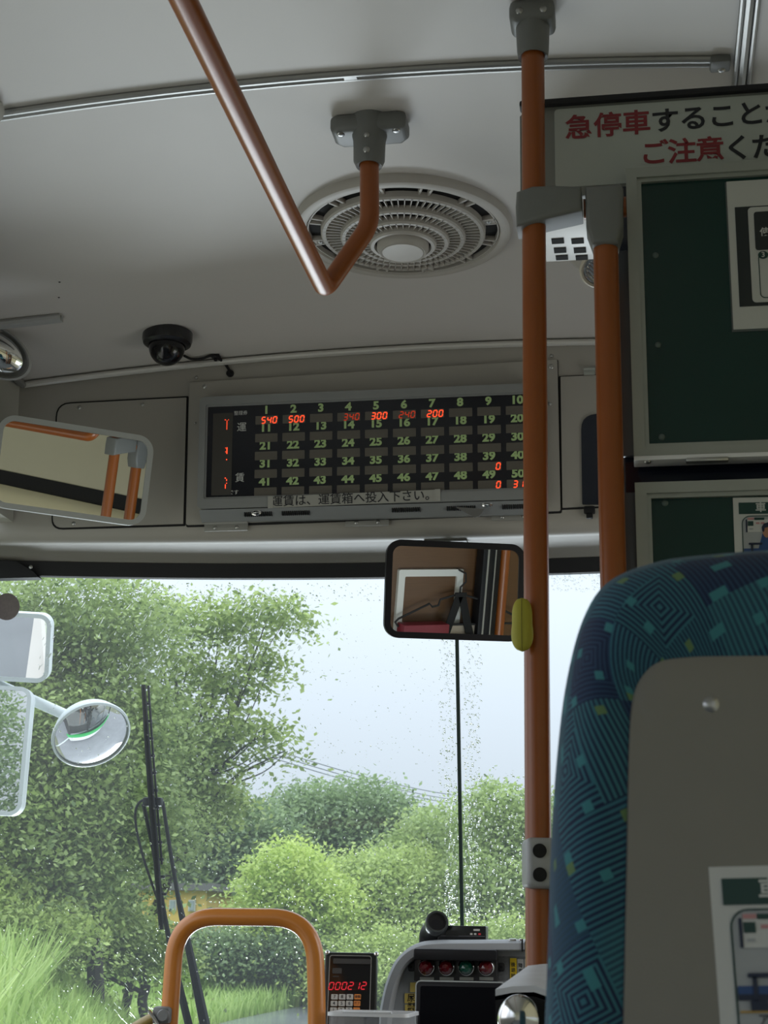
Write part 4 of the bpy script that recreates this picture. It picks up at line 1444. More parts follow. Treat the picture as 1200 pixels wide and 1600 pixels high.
part('mirror_glass', lathe([(R3 * 0.94 * k / 12, 0.004 + 0.028 * (1 - (k / 12) ** 2)) for k in range(13)], 48, m), mirror_m, t)
e0 = at_y(102, 1117, yr)
e1 = at_y(-30, 1058, yr - 0.06)
part('arm', tube([np.array(mc3) - np.array(nn) * 0.05, e0 + np.array([0, 0.02, 0]), e1, (-1.58, 4.0, e1[2] + 0.05)], 0.0155, 14), mirw_m, t)
struct('trim_9', join(tube([(-1.58, 4.0, 0.2), (-1.58, 4.0, 2.0)], 0.02, 12), tube([(-1.58, 4.0, 0.25), (-1.12, 3.55, 0.25)], 0.02, 12)), mirw_m)

# round sticker inside the windscreen
sp_ = on_glass(11, 948, -0.008)
gn = Vector((0.0, -1.0, -0.19)).normalized()
solo('round_sticker', cyl(sp_, gn, 22 / F * 3.45, 0.002, 40), brownst_m, 'round grey-brown inspection sticker in the upper corner of the windscreen', 'sticker')

# ================================================================== WIPER
gw = lambda px, py, o_=0.05: on_glass(px, py, o_)
wp = thing('windscreen_wiper', 'black windscreen wiper standing upright outside the glass', 'wiper', gw(300, 1600))
pts = [gw(224, 1070, 0.018), gw(230, 1160, 0.018), gw(237, 1250, 0.018), gw(245, 1350, 0.018), gw(252, 1452, 0.018)]
bl = part('blade', tube(pts, 0.0068, 8, radii=[0.0055, 0.007, 0.0085, 0.008, 0.006]), rubber_m, wp)
part('spine', tube([p + np.array([0.0085, 0.012, 0]) for p in pts[:4]] , 0.0028, 6), steel_m if False else black_m, bl)
part('spine_bridge', join(*[box(gw(233.5 + (yy - 1100) * 0.083 - 2.5, yy, 0.026), (0.013, 0.008, 0.007), 0.001) for yy in range(1100, 1400, 27)]), black_m, bl)
part('blade_holder', box(gw(239, 1253, 0.040), (0.046, 0.022, 0.020), 0.004), black_m, wp)
part('arm', tube([gw(224, 1256), gw(240, 1330), gw(257, 1430), gw(268, 1490), gw(280, 1540), gw(297, 1610)], 0.005, 8, radii=[0.005, 0.005, 0.006, 0.007, 0.009, 0.010]), black_m, wp)
part('arm', tube([gw(254, 1252), gw(266, 1330), gw(277, 1395), gw(284, 1430), gw(300, 1505), gw(322, 1610)], 0.006, 8, radii=[0.0045, 0.005, 0.0055, 0.008, 0.010, 0.0135]), black_m, wp)
part('hose', tube(spline([gw(230, 1250), gw(220, 1252), gw(212, 1266), gw(213, 1295), gw(224, 1340), gw(240, 1388), gw(248, 1410)], 5), 0.0032, 8), rubber_m, wp)
part('pivot', tube([gw(297, 1606), gw(310, 1680), (gw(310, 1700)[0], 3.62, 0.66)], 0.012, 10), black_m, wp)

# ================================================================== U-SHAPED ENTRANCE RAIL
YU = 2.80
uv = lambda px, py: at_y(px, py, YU)
zf = 0.0
l0, l1 = uv(265, 1585), uv(272, 1500)
r0_, r1_ = uv(496, 1585), uv(493, 1500)
tl, trr = uv(276, 1432), uv(490, 1434)
path = fillet([(l0[0], YU, zf), l0, tl, trr, r0_, (r0_[0], YU, zf)], 0.078, 12)
t = thing('entrance_rail', 'orange tubular rail bent into an upside-down U in front of the windscreen', 'rail', ((l0[0] + r0_[0]) / 2, YU, 0))
part('tube', tube(path, 0.0160, 18), orange2_m, t)
cp = uv(262, 1582)
part('clamp', join(cyl(cp + np.array([0.002, -0.030, -0.004]), BACK, 0.011, 0.006, 18, 0.002), box(cp + np.array([-0.004, -0.016, -0.004]), (0.032, 0.030, 0.030), 0.006)), grey_m, t)
e0, e1 = uv(252, 1585), uv(205, 1612)
bt = thing('barrier_bar', 'ochre yellow bar clamped to the foot of the orange entrance rail', 'bar', e1)
g = tube([e0 + np.array([0, -0.02, 0]), e1 + np.array([0, -0.02, 0]), e1 + (e1 - e0) * 1.2 + np.array([0, -0.02, 0])], 0.010, 14)
part('bar', g, rods_m, bt)
part('ring_clamp', tube([uv(242, 1578) + np.array([0, -0.035, 0]), uv(262, 1607) + np.array([0, -0.035, 0])], 0.0032, 8), chrome_m, bt)

# ================================================================== FARE BOX, CLEAR HOPPER, DRIVER'S KEYPAD
YK = 3.02
k0, k1 = at_y(511, 1487, YK), at_y(592, 1489, YK)
zk = k0[2]
kw = k1[0] - k0[0]
mK = frame(at_y(514, 1489, YK), (1, 0.10, 0), v=(0.02, 0.16, 1))


def K2(px, py):
    o_ = np.array(mK.translation); n_ = np.array(mK.to_3x3() @ Vector((0, 0, 1)))
    p = at_plane(px, py, o_, n_)
    q = mK.inverted() @ Vector(p)
    return q.x, q.y


kx0, kx1 = K2(508, 1490)[0], K2(588, 1490)[0]
ky1 = K2(550, 1488)[1]
t = thing('fare_keypad', 'black fare keypad unit with red digits beside the orange entrance rail', 'keypad unit', mK @ Vector(((kx0 + kx1) / 2, -0.36, -0.03)))
part('housing', prism(rrect(kx1 - kx0, 0.40, 0.006, 4, (kx0 + kx1) / 2, ky1 - 0.20), -0.055, 0, mK, 0.003), mat('keypad_black', (0.012, 0.014, 0.014), 0.3), t)
fx0, fx1 = K2(515, 1494)[0], K2(581, 1494)[0]
fy1 = K2(550, 1493)[1]
part('front_panel', prism(rrect(fx1 - fx0, 0.30, 0.005, 4, (fx0 + fx1) / 2, fy1 - 0.15), 0, 0.002, mK), blackgloss_m, t, smooth=False)
part('front_border', ring_prism(rrect(fx1 - fx0, 0.30, 0.005, 4, (fx0 + fx1) / 2, fy1 - 0.15), rrect(fx1 - fx0 - 0.003, 0.297, 0.004, 4, (fx0 + fx1) / 2, fy1 - 0.15), 0.002, 0.003, mK), alum_m, t, smooth=False)
for px, py in ((511.5, 1488.5), (588, 1491)):
    q = K2(px, py)
    part('corner_screw', dome(mK @ Vector((q[0], q[1], 0.0)), mK.to_3x3() @ Vector((0, 0, 1)), 0.005, 0.004, 12, 4), chrome_m, t)


def krect(x0_, y0_, x1_, y1_, z, th, mt_, name, parent=t, r_=0.0012):
    a_, c_ = K2(x0_, y0_), K2(x1_, y1_)
    return part(name, prism(rrect(abs(c_[0] - a_[0]), abs(a_[1] - c_[1]), r_, 2, (a_[0] + c_[0]) / 2, (a_[1] + c_[1]) / 2), z, z + th, mK), mt_, parent, smooth=False)


krect(521, 1498, 579, 1507, 0.002, 0.002, mat('slot_grey', (0.05, 0.05, 0.05), 0.4), 'ticket_slot')
krect(520, 1513, 534, 1522, 0.002, 0.003, mat('slot_grey', (0.05, 0.05, 0.05), 0.4), 'key_switch')
krect(520, 1525, 530, 1527, 0.002, 0.001, mat('slot_grey', (0.05, 0.05, 0.05), 0.4), 'caption_plate')
dg = krect(513, 1534, 574, 1548, 0.002, 0.0006, mat('led_window', (0.03, 0.004, 0.006), 0.2), 'led_window')
redk = mat('led_keypad', (0.3, 0.01, 0.02), 0.4, emit=(1.0, 0.03, 0.05), estr=0.5)
gs = []
for i, c_ in enumerate('000212'):
    q = K2(518 + i * 10.1, 1541 - i * 0.1)
    gs.append(seg7(c_, mK @ Matrix.Translation((q[0], q[1], 0.0028)), 0.0080, 0.0130, 0.0020, 0.2))
part('digits', join(*gs), redk, dg, smooth=False)
for r_, row in enumerate(('789*', '456*', '123*')):
    for c_, ch_ in enumerate(row):
        cxk, cyk = 523 + c_ * 12.0 - r_ * 0.8, 1558 + r_ * 10.3
        kb = krect(cxk - 5, cyk - 4.2, cxk + 5, cyk + 4.2, 0.002, 0.003, keyo_m if ch_ == '*' else keyw_m, 'key')
        q = K2(cxk, cyk)
        if ch_ != '*':
            part('key_figure', text_geo(ch_, 0.0085, mK @ Matrix.Translation((q[0], q[1], 0.0056)), 0.01), ink_m, kb, smooth=False)
        elif r_ < 2:
            part('key_figure', text_geo('金額' if r_ == 0 else '終了', 0.0055, mK @ Matrix.Translation((q[0], q[1], 0.0056)), 0.01), ink_m, kb, smooth=False)
fb = at_y(572, 1600, 2.74)
# fare box body with clear hopper
hx0, hx1 = at_y(511, 1590, 2.72)[0], at_y(636, 1590, 2.72)[0]
hz = at_y(570, 1580, 2.80)[2]
cxh, wh = (hx0 + hx1) / 2, hx1 - hx0
t = thing('fare_box', 'fare box with a clear plastic hopper at the bottom of the picture', 'fare box', (cxh, 2.79, 0))
part('body', box((cxh, 2.80, (hz - 0.10) / 2), (wh + 0.02, 0.16, hz - 0.10), 0.01), dash_m, t)
hop = []
o_ = rrect(wh, 0.14, 0.015, 5)
i_ = rrect(wh - 0.006, 0.134, 0.012, 5)
mh = frame((cxh, 2.79, hz - 0.10), (1, 0, 0), w=(0, 0, 1))
part('hopper', join(ring_prism(o_, i_, 0.0, 0.10, mh)), clear_m, t)
part('hopper_lid', prism(rrect(wh, 0.14, 0.015, 5), 0.096, 0.0995, mh, 0.001), clear_m, t)
part('hopper_rim', join(box((cxh, 2.72, hz + 0.0015), (wh * 0.62, 0.006, 0.004), 0.001), ring_prism(rrect(wh + 0.004, 0.144, 0.016, 5), rrect(wh - 0.004, 0.136, 0.013, 5), 0.094, 0.100, mh)), mat('rim_white', (0.75, 0.76, 0.76), 0.25), t)
part('coin_chute', join(*[box((cxh + s_ * wh * 0.26, 2.80, hz - 0.06), (wh * 0.34, 0.08, 0.07), 0.012) for s_ in (-1, 1)]), mat('chute_grey', (0.10, 0.10, 0.10), 0.35), t)
part('divider', box((cxh - 0.004, 2.79, hz - 0.05), (0.006, 0.13, 0.09), 0.001), black_m, t)

# ================================================================== DASHBOARD
YD = 3.16
dd = lambda px, py, Y=YD: at_y(px, py, Y)
outer_px = [(584, 1660), (590, 1600), (595, 1565), (603, 1532), (615, 1503), (632, 1484), (652, 1473), (680, 1468.5), (740, 1468), (835, 1467), (1000, 1465), (1120, 1464)]
inner_px = [(606, 1660), (609, 1600), (613, 1568), (620, 1540), (631, 1516), (645, 1500), (664, 1491), (690, 1487), (742, 1486), (834, 1486), (1000, 1484), (1120, 1483)]
oc = spline([dd(*p) for p in outer_px], 5)
ic = spline([dd(*p) for p in inner_px], 5)
dash = thing('dashboard', 'grey driver dashboard with a rounded cowl below the windscreen', 'dashboard', (0.35, YD + 0.15, 0.3))
n = len(oc)
secs = []
for o_, i_ in zip(oc, ic):
    o_, i_ = Vector(o_), Vector(i_)
    c1 = o_ + Vector((0, 0.30, -0.02)); c2 = o_ + Vector((0, 0.02, 0)); c3 = o_ + (i_ - o_) * 0.10 + Vector((0, -0.008, 0)); c4 = o_ + (i_ - o_) * 0.35 + Vector((0, -0.018, 0)); c5 = i_ + (o_ - i_) * 0.12 + Vector((0, -0.018, 0)); c6 = i_ + Vector((0, -0.012, 0)); c7 = i_ + Vector((0, 0.05, 0))
    secs.append([c1, c2, c3, c4, c5, c6, c7])
kk = len(secs[0])
Vv = [tuple(p) for s_ in secs for p in s_]
Fc = [(i * kk + j, (i + 1) * kk + j, (i + 1) * kk + j + 1, i * kk + j + 1) for i in range(n - 1) for j in range(kk - 1)]
part('cowl', (Vv, Fc), dashrim_m, dash, angle=50)
face = [tuple(Vector(p) + Vector((0, 0.030, 0))) for p in ic]
low = [(p[0], p[1], 0.35) for p in face]
Vv = face + low
Fc = [(i, i + 1, n + i + 1, n + i) for i in range(n - 1)]
part('face', (Vv, Fc), dash_m, dash, smooth=False)
part('lower_body', box(((face[0][0] + 0.95) / 2 + 0.02, YD + 0.20, 0.33), (0.95 - face[0][0], 0.28, 0.64), 0.01), dash_m, dash)
part('screw', cyl(dd(614.5, 1559.5, YD + 0.029), BACK, 0.0032, 0.001, 14), gap_m, dash)
part('seam', box(dd(816, 1477, YD - 0.018), (0.003, 0.004, 0.024)), gap_m, dash, smooth=False)
bx = dd(829, 1479, YD - 0.016)
part('switch_recess', box(bx, (0.022, 0.006, 0.020), 0.001), gap_m, dash, smooth=False)
part('vent_glint', join(box(dd(801, 1469, YD - 0.004), (0.016, 0.01, 0.006), 0.002), box(dd(813, 1469, YD - 0.004), (0.006, 0.01, 0.006), 0.002)), chrome_m, dash)


def dplate(name, x0_, y0_, x1_, y1_, Y, th, mt_, parent, r_=0.001, bevel=0.0):
    a_, c_ = dd(x0_, y0_, Y), dd(x1_, y1_, Y)
    w_, h_ = c_[0] - a_[0], a_[2] - c_[2]
    mm_ = frame(((a_[0] + c_[0]) / 2, Y, (a_[2] + c_[2]) / 2), (1, 0, 0), v=(0, 0, 1))
    return part(name, prism(rrect(w_, h_, r_, 3), -0.0005, th, mm_, bevel), mt_, parent, smooth=bevel > 0), mm_, w_, h_


YT = YD + 0.029
dplate('worn_patch', 779, 1494, 840, 1533, YT, 0.001, mat('worn_grey', (0.17, 0.18, 0.19), 0.5, noise=0.6, nscale=120), dash)
# stickers, the one things here that can be peeled off
for i, (x0_, y0_, x1_, y1_, s_, lab, dxs) in enumerate((
        (641, 1535, 656, 1550.5, '1', 'small yellow sticker with a figure one above the other dash stickers', 0.004),
        (632.5, 1552, 653, 1568, '尿', 'yellow sticker with one large black character beside the black screen', 0.0),
        (633, 1569.5, 657, 1585.5, '尿素\n燃料', 'yellow sticker with two lines of small characters, lowest on the dash', -0.001))):
    a_, c_ = dd(x0_, y0_, YT), dd(x1_, y1_, YT)
    t = thing('dash_sticker', lab, 'sticker', ((a_[0] + c_[0]) / 2, YT, c_[2]))
    _, mm_, w_, h_ = dplate('paper', x0_, y0_, x1_, y1_, YT, 0.001, stick_m, t)
    part('lettering', text_geo(s_, 0.0165 if len(s_) == 1 else 0.0095, mm_ @ Matrix.Translation((dxs, 0 if len(s_) == 1 else 0.004, 0.0016)), 0.008), ink_m, t, smooth=False)
for (x0_, x1_, mt_, s_, lab) in ((797, 807.5, stickb_m, '後退時', 'bright yellow vertical label with black characters right of the warning lamps'),
                                 (808.5, 818.5, paper_m, '降車', 'white vertical label next to the bright yellow label'),
                                 (819.5, 829.5, paper_m, '室内', 'white vertical label next to the orange pole')):
    a_, c_ = dd(x0_, 1497, YT), dd(x1_, 1536, YT)
    t = thing('dash_label', lab, 'label', ((a_[0] + c_[0]) / 2, YT, c_[2]))
    _, mm_, w_, h_ = dplate('paper', x0_, 1497 if mt_ is stickb_m else 1498.5, x1_, 1536, YT, 0.0022, mt_, t)
    gs = [text_geo(ch_, 0.0095, mm_ @ Matrix.Translation((0, h_ / 2 - 0.013 - 0.0105 * i, 0.0030)), 0.012) for i, ch_ in enumerate(s_)]
    part('lettering', join(*gs), ink_m, t, smooth=False)

# warning-lamp unit
YLm = YD - 0.005
a_, c_ = dd(650, 1482, YLm), dd(779, 1535, YLm)
t = thing('lamp_unit', 'black unit of four round warning lamps under a hood on the dashboard', 'lamp unit', ((a_[0] + c_[0]) / 2, YLm, c_[2]))
dplate('body', 650, 1497, 779, 1536, YLm + 0.030, 0.024, mat('unit_black', (0.022, 0.023, 0.025), 0.4), t, 0.003, 0.002)
_, mm_, w_, h_ = dplate('hood', 650, 1482, 778.5, 1502, YLm, 0.034, black_m, t, 0.004, 0.0025)
for px in (643.5, 784):
    _, mm2, _, _ = dplate('ear', px - 5, 1504, px + 5, 1518, YLm + 0.033, 0.008, mat('unit_black', (0.022, 0.023, 0.025), 0.4), t, 0.004, 0.001)
    part('screw', cyl(mm2 @ Vector((0, 0, 0.008)), BACK, 0.0026, 0.001, 12), gap_m, t)
for i, px in enumerate((667, 698, 729, 760)):
    p = dd(px, 1510.5 - 0.0, YLm + 0.005)
    rl = 12.6 / F * 3.25
    mm3 = frame(p, (1, 0, 0), w=(0, -1, -0.12))
    lp = part('lamp', lathe([(0, 0), (rl, 0), (rl, 0.007), (rl * 0.96, 0.010), (rl * 0.84, 0.012), (rl * 0.80, 0.008)], 28, mm3), chrome_m, t, 'chrome lamp ring')
    prof = [(rl * 0.80, 0.008), (rl * 0.80, 0.014), (rl * 0.45, 0.022), (0.0, 0.025)]
    part('lens', lathe(prof, 8, mm3), lampgreen_m if i == 2 else lampred_m, lp, 'green lens' if i == 2 else 'red lens', smooth=False)
    dplate('name_plate', px - 11, 1526.5, px + 11, 1532, YLm + 0.006, 0.001, mat('plate_grey', (0.20, 0.21, 0.19), 0.4), t)
# monitor
YMn = 2.98
a_, c_ = dd(652, 1533, YMn), dd(784, 1640, YMn)
t = thing('monitor', 'black flat monitor in front of the dashboard lamps', 'monitor', ((a_[0] + c_[0]) / 2, YMn + 0.02, c_[2]))
_, mm_, w_, h_ = dplate('housing', 652, 1533, 790, 1640, YMn + 0.016, 0.014, black_m, t, 0.008, 0.003)
part('silver_edge', ring_prism(rrect(w_ + 0.004, h_ + 0.004, 0.010, 4), rrect(w_ - 0.002, h_ - 0.002, 0.008, 4), 0.004, 0.011, mm_), mat('silver_edge', (0.55, 0.58, 0.58), 0.3, 0.5), t)
part('screen', prism(rrect(w_ - 0.016, h_ - 0.016, 0.004, 4), 0.014, 0.0146, mm_), mat('screen_dark', (0.002, 0.002, 0.004), 0.4, spec=0.1), t, smooth=False)
part('stand', tube([mm_ @ Vector((0, -h_ / 2 + 0.01, -0.002)), (mm_.translation.x, YMn + 0.06, 0.75), (mm_.translation.x, YD + 0.045, 0.72)], 0.014, 10), black_m, t)

# black pipe and little meter on top of the dash
yp = 3.24
zt_ = dd(700, 1469, YD)[2]
c0, c1 = at_y(668, 1470, yp), at_y(681, 1444, yp - 0.02)
t = thing('black_pipe', 'short black elbow pipe with an open mouth standing on the dashboard', 'pipe', (c0[0], yp, zt_ - 0.004))
rp_ = 15.0 / F * 3.3
pts = spline([(c0[0], yp + 0.02, zt_ - 0.006), (c0[0] + 0.002, yp + 0.015, zt_ + 0.012), (c1[0] - 0.006, yp - 0.002, c1[2] - 0.012), tuple(c1 + np.array([0.004, -0.014, 0.003]))], 5)
part('elbow', tube(pts, rp_, 24), black_m, t)
dirm = (Vector(pts[-1]) - Vector(pts[-2])).normalized()
dirm = (dirm + Vector((0.18, -0.9, 0.25))).normalized()
m = frame(Vector(pts[-1]) - dirm * 0.006, dirm.orthogonal(), w=dirm)
part('collar', lathe([(rp_ * 0.95, -0.014), (rp_ * 1.12, -0.010), (rp_ * 1.16, 0.008), (rp_ * 1.08, 0.013), (rp_ * 0.92, 0.013), (rp_ * 0.86, 0.008)], 32, m), mat('collar_grey', (0.05, 0.055, 0.055), 0.25), t)
part('mouth', lathe([(0, 0.004), (rp_ * 0.90, 0.008)], 32, m), gap_m, t)
ymt = 3.22
a_, c_ = at_y(689, 1446.5, ymt), at_y(763, 1469, ymt)
t = thing('dash_meter', 'small flat black meter with tiny red button on top of the dashboard', 'meter', ((a_[0] + c_[0]) / 2, ymt, c_[2]))
_, mm_, w_, h_ = dplate('housing', 689, 1446.5, 763, 1470, ymt + 0.05, 0.05, mat('meter_black', (0.01, 0.011, 0.013), 0.25), t, 0.002, 0.001)
part('front_window', prism(rrect(w_ * 0.26, h_ * 0.40, 0.001, 2, -w_ * 0.20, -h_ * 0.02), 0.05, 0.0506, mm_), screen_m, t, smooth=False)
part('front_line', prism([(-w_ / 2 + 0.002, -h_ * 0.24), (w_ / 2 - 0.002, -h_ * 0.24), (w_ / 2 - 0.002, -h_ * 0.19), (-w_ / 2 + 0.002, -h_ * 0.19)], 0.05, 0.0506, mm_), mat('line_grey', (0.09, 0.09, 0.1), 0.4), t, smooth=False)
for xk, yk, mt_, nmk in ((0.20, -0.06, keyw_m, 'button'), (0.28, -0.06, keyw_m, 'button'), (0.37, -0.06, mat('button_red', (0.7, 0.03, 0.05), 0.4), 'button'), (0.31, 0.22, keyw_m, 'caption')):
    part(nmk, prism(rrect(w_ * (0.05 if nmk == 'button' else 0.13), h_ * 0.13, 0.0005, 2, w_ * xk, h_ * yk), 0.05, 0.0508, mm_), mt_, t, smooth=False)

# ================================================================== GREY-TOPPED BOX WITH A CHROME KNOB, BY THE POLE
Yb = 1.55
q = lambda px, py, Y=Yb: at_y(px, py, Y)
fa_, fb_, fc_ = q(774, 1546), q(855, 1547), q(866, 1552)
t = thing('grip_box', 'black box with a pale sloping top and a chrome knob beside the blue seat', 'box', (0.30, Yb + 0.05, 0.45))
bk1, bk2 = at_y(836, 1507, 1.84), at_y(880, 1503, 1.84)
pts_t = [fa_, q(800, 1541), q(835, 1540), fb_, q(890, 1551)]
back = [at_y(825, 1509, 1.80), at_y(832, 1508, 1.80), at_y(850, 1506, 1.80), at_y(862, 1506, 1.80), at_y(885, 1506, 1.80)]
Vv = [tuple(p) for p in pts_t + back] + [tuple(p - np.array([0, 0, 0.010])) for p in pts_t + back]
Fc = [(i, i + 1, 5 + i + 1, 5 + i) for i in range(4)] + [(10 + i, 15 + i, 15 + i + 1, 10 + i + 1) for i in range(4)] + [(0, 10, 11, 1), (1, 11, 12, 2), (2, 12, 13, 3), (3, 13, 14, 4), (5, 6, 16, 15), (6, 7, 17, 16), (7, 8, 18, 17), (8, 9, 19, 18), (0, 5, 15, 10), (4, 14, 19, 9)]
part('top_cover', (Vv, Fc), tabgrey_m, t, 'pale grey sloping cover', angle=60)
fr_ = [tuple(p - np.array([0, 0, 0.006])) for p in pts_t]
bkk = [tuple(p - np.array([0, 0, 0.012])) for p in back]
lowf = [(p[0], p[1], 0.50) for p in fr_]
lowb = [(p[0], p[1], 0.50) for p in bkk]
Vv = fr_ + bkk + lowf + lowb
Fc = [(i, i + 1, 10 + i + 1, 10 + i) for i in range(4)] + [(5 + i, 15 + i, 15 + i + 1, 5 + i + 1) for i in range(4)] + [(0, 10, 15, 5), (4, 9, 19, 14)] + [(i, 5 + i, 5 + i + 1, i + 1) for i in range(4)] + [(10 + i, 10 + i + 1, 15 + i + 1, 15 + i) for i in range(4)]
part('body', (Vv, Fc), black_m, t, smooth=False)
kc = q(811, 1594, Yb - 0.02)
part('knob', xf(lathe([(math.cos(a_), math.sin(a_)) for a_ in np.linspace(-PI / 2 + 0.02, PI / 2, 18)], 32), frame(kc, (1, 0, 0), w=(0, -0.25, 1)) @ Matrix.Diagonal((0.0205, 0.018, 0.024, 1))), chrome_m, t)
part('knob_stem', tube([kc + np.array([0, 0.012, -0.02]), kc + np.array([0, 0.05, -0.10])], 0.012, 14), chrome_m, t)
part('leg', box((0.315, Yb + 0.10, 0.25), (0.06, 0.08, 0.50), 0.004), black_m, t)

# ================================================================== SEAT
YE, YI = 0.895, 0.855
O_px = [(842, 1740), (853, 1560), (861, 1320), (871, 1175), (886, 1060), (912, 965), (952, 908), (1030, 877), (1120, 865.5), (1200, 860), (1290, 857), (1330, 856.5)]
I_px = [(971, 1740), (975, 1560), (980, 1320), (983, 1170), (989, 1096), (1005, 1058), (1032, 1036), (1080, 1029), (1130, 1027.5), (1200, 1027), (1290, 1026), (1330, 1026)]
Oc = [np.array(p) for p in spline([at_y(*p, YE) for p in O_px], 6)]
Ic = [np.array(p) for p in spline([at_y(*p, YI) for p in I_px], 6)]
xc = Oc[-1][0]
zlow = 0.48
Oc = [np.array([Oc[0][0], YE, zlow]), np.array([Oc[0][0], YE, (zlow + Oc[0][2]) / 2])] + Oc
Ic = [np.array([Ic[0][0], YI, zlow]), np.array([Ic[0][0], YI, (zlow + Ic[0][2]) / 2])] + Ic
mirr = lambda L: [np.array([2 * xc - p[0], p[1], p[2]]) for p in L[-2::-1]]
Oc, Ic = Oc + mirr(Oc), Ic + mirr(Ic)
seat = thing('bus_seat', 'blue patterned bus seat with a plain grey back shell in the right foreground', 'seat', (xc, 1.05, 0.0))
lenO = [0.0]
for i in range(1, len(Oc)):
    lenO.append(lenO[-1] + float(np.linalg.norm(Oc[i] - Oc[i - 1])))
Vv, Fc, UVs = [], [], []
prof = []
for k in range(9):                              # back side bulge, from the shell edge to the silhouette
    t_ = k / 8
    prof.append((t_, YI + (-0.006 * math.sin(t_ * PI)) + (YE - YI) * (1 - math.sqrt(max(0, 1 - t_ ** 2.4)))))
for k in range(1, 7):                           # front side, curling inwards
    a_ = k / 6 * PI / 2
    prof.append((1 - 0.42 * (1 - math.cos(a_)), YE + 0.062 * math.sin(a_)))
npf = len(prof)
for i, (o_, i_) in enumerate(zip(Oc, Ic)):
    acc = 0.0
    last = None
    for s_, y_ in prof:
        p = i_ + (o_ - i_) * s_
        p = np.array([p[0], y_, p[2]])
        if last is not None:
            acc += float(np.linalg.norm(p - last))
        last = p
        Vv.append(tuple(p))
        UVs.append((lenO[i], acc))
for i in range(len(Oc) - 1):
    for j in range(npf - 1):
        Fc.append((i * npf + j, (i + 1) * npf + j, (i + 1) * npf + j + 1, i * npf + j + 1))
cush = part('backrest', (Vv, Fc), fab_m, seat, uvs=UVs, angle=80)
# front face of the backrest
fr_ = [(p[0], YE + 0.062, p[2]) for p in [Ic[i] + (Oc[i] - Ic[i]) * 0.58 for i in range(len(Oc))]]
nf = len(fr_)
h_ = nf // 2
Vv = list(fr_)
Fc = [(i, i + 1, nf - 2 - i, nf - 1 - i) for i in range(h_ - 1)] + ([(h_ - 1, h_, nf - h_)] if nf - h_ != h_ else [])
part('backrest_front', (Vv, Fc), fab_m, seat, uvs=[(p[0], p[2]) for p in Vv], smooth=False)
# shell: a gently dished panel
Vv, Fc = [], []
rings = [0.0, 0.35, 0.7, 0.93, 0.997, 1.002, 1.0025]
cen = np.array([xc, YI, 0.80])
for i_ in Ic:
    for k, s_ in enumerate(rings):
        p = cen + (i_ - cen) * s_
        y_ = YI - 0.0015 if s_ < 1.001 else (YI - 0.0005 if s_ < 1.0022 else YI + 0.006)
        Vv.append((p[0], y_, p[2]))
nk = len(rings)
for i in range(len(Ic) - 1):
    for j in range(nk - 1):
        Fc.append((i * nk + j, (i + 1) * nk + j, (i + 1) * nk + j + 1, i * nk + j + 1))
part('back_shell', (Vv, Fc), shell_m, seat, 'plain grey plastic back shell', angle=40)
sw = at_y(1111, 1101, YI)
part('screw', join(dome(sw, BACK, 0.0052, 0.003, 20, 5), box((sw[0], sw[1] - 0.0028, sw[2]), (0.004, 0.001, 0.0008))), steel_m, seat)
part('cushion', box((xc, 1.15, 0.44), (0.44, 0.46, 0.10), 0.03, None, 4), fab_m, seat, uvs=None)
part('pedestal', join(box((xc, 1.12, 0.20), (0.30, 0.30, 0.40), 0.01)), black_m, seat)
po = at_y(1107, 1355, YI - 0.001)
k1_ = 0.86 / F * 1.0
dseat = float((po - EYE) @ FWD)
poster('white notice with a drawn blue seat stuck to the grey back shell of the seat', po, 1.0 / F * dseat, 0.035)
# ================================================================== OUTSIDE
def mesh_np(name, V, Fq, m, tint=None, origin=(0, 0, 0)):
    me = bpy.data.meshes.new(name)
    V = np.asarray(V, dtype=np.float32) - np.asarray(origin, dtype=np.float32)
    nf, k = Fq.shape
    me.vertices.add(len(V))
    me.vertices.foreach_set('co', V.ravel())
    me.loops.add(nf * k)
    me.loops.foreach_set('vertex_index', Fq.astype(np.int32).ravel())
    me.polygons.add(nf)
    me.polygons.foreach_set('loop_start', (np.arange(nf) * k).astype(np.int32))
    me.materials.append(m)
    if tint is not None:
        at_ = me.attributes.new('tint', 'FLOAT', 'POINT')
        at_.data.foreach_set('value', np.asarray(tint, dtype=np.float32))
    me.update(calc_edges=True)
    me.validate()
    return me


def obj_np(name, V, Fq, m, parent=None, tint=None, label=None, cat=None, group=None, kind=None):
    V = np.asarray(V)
    if parent is None:
        o_ = np.array([V[:, 0].mean(), V[:, 1].mean(), V[:, 2].min()])
    else:
        o_ = np.array(root_of(parent).location)
    ob = bpy.data.objects.new(name, mesh_np(name, V, Fq, m, tint, o_))
    COL.objects.link(ob)
    if parent is None:
        ob.location = o_
    else:
        ob.parent = parent
    return tag(ob, label, cat, group, kind)


def rnd_dirs(n):
    v = RNG.normal(size=(n, 3))
    return v / np.linalg.norm(v, axis=1, keepdims=True)


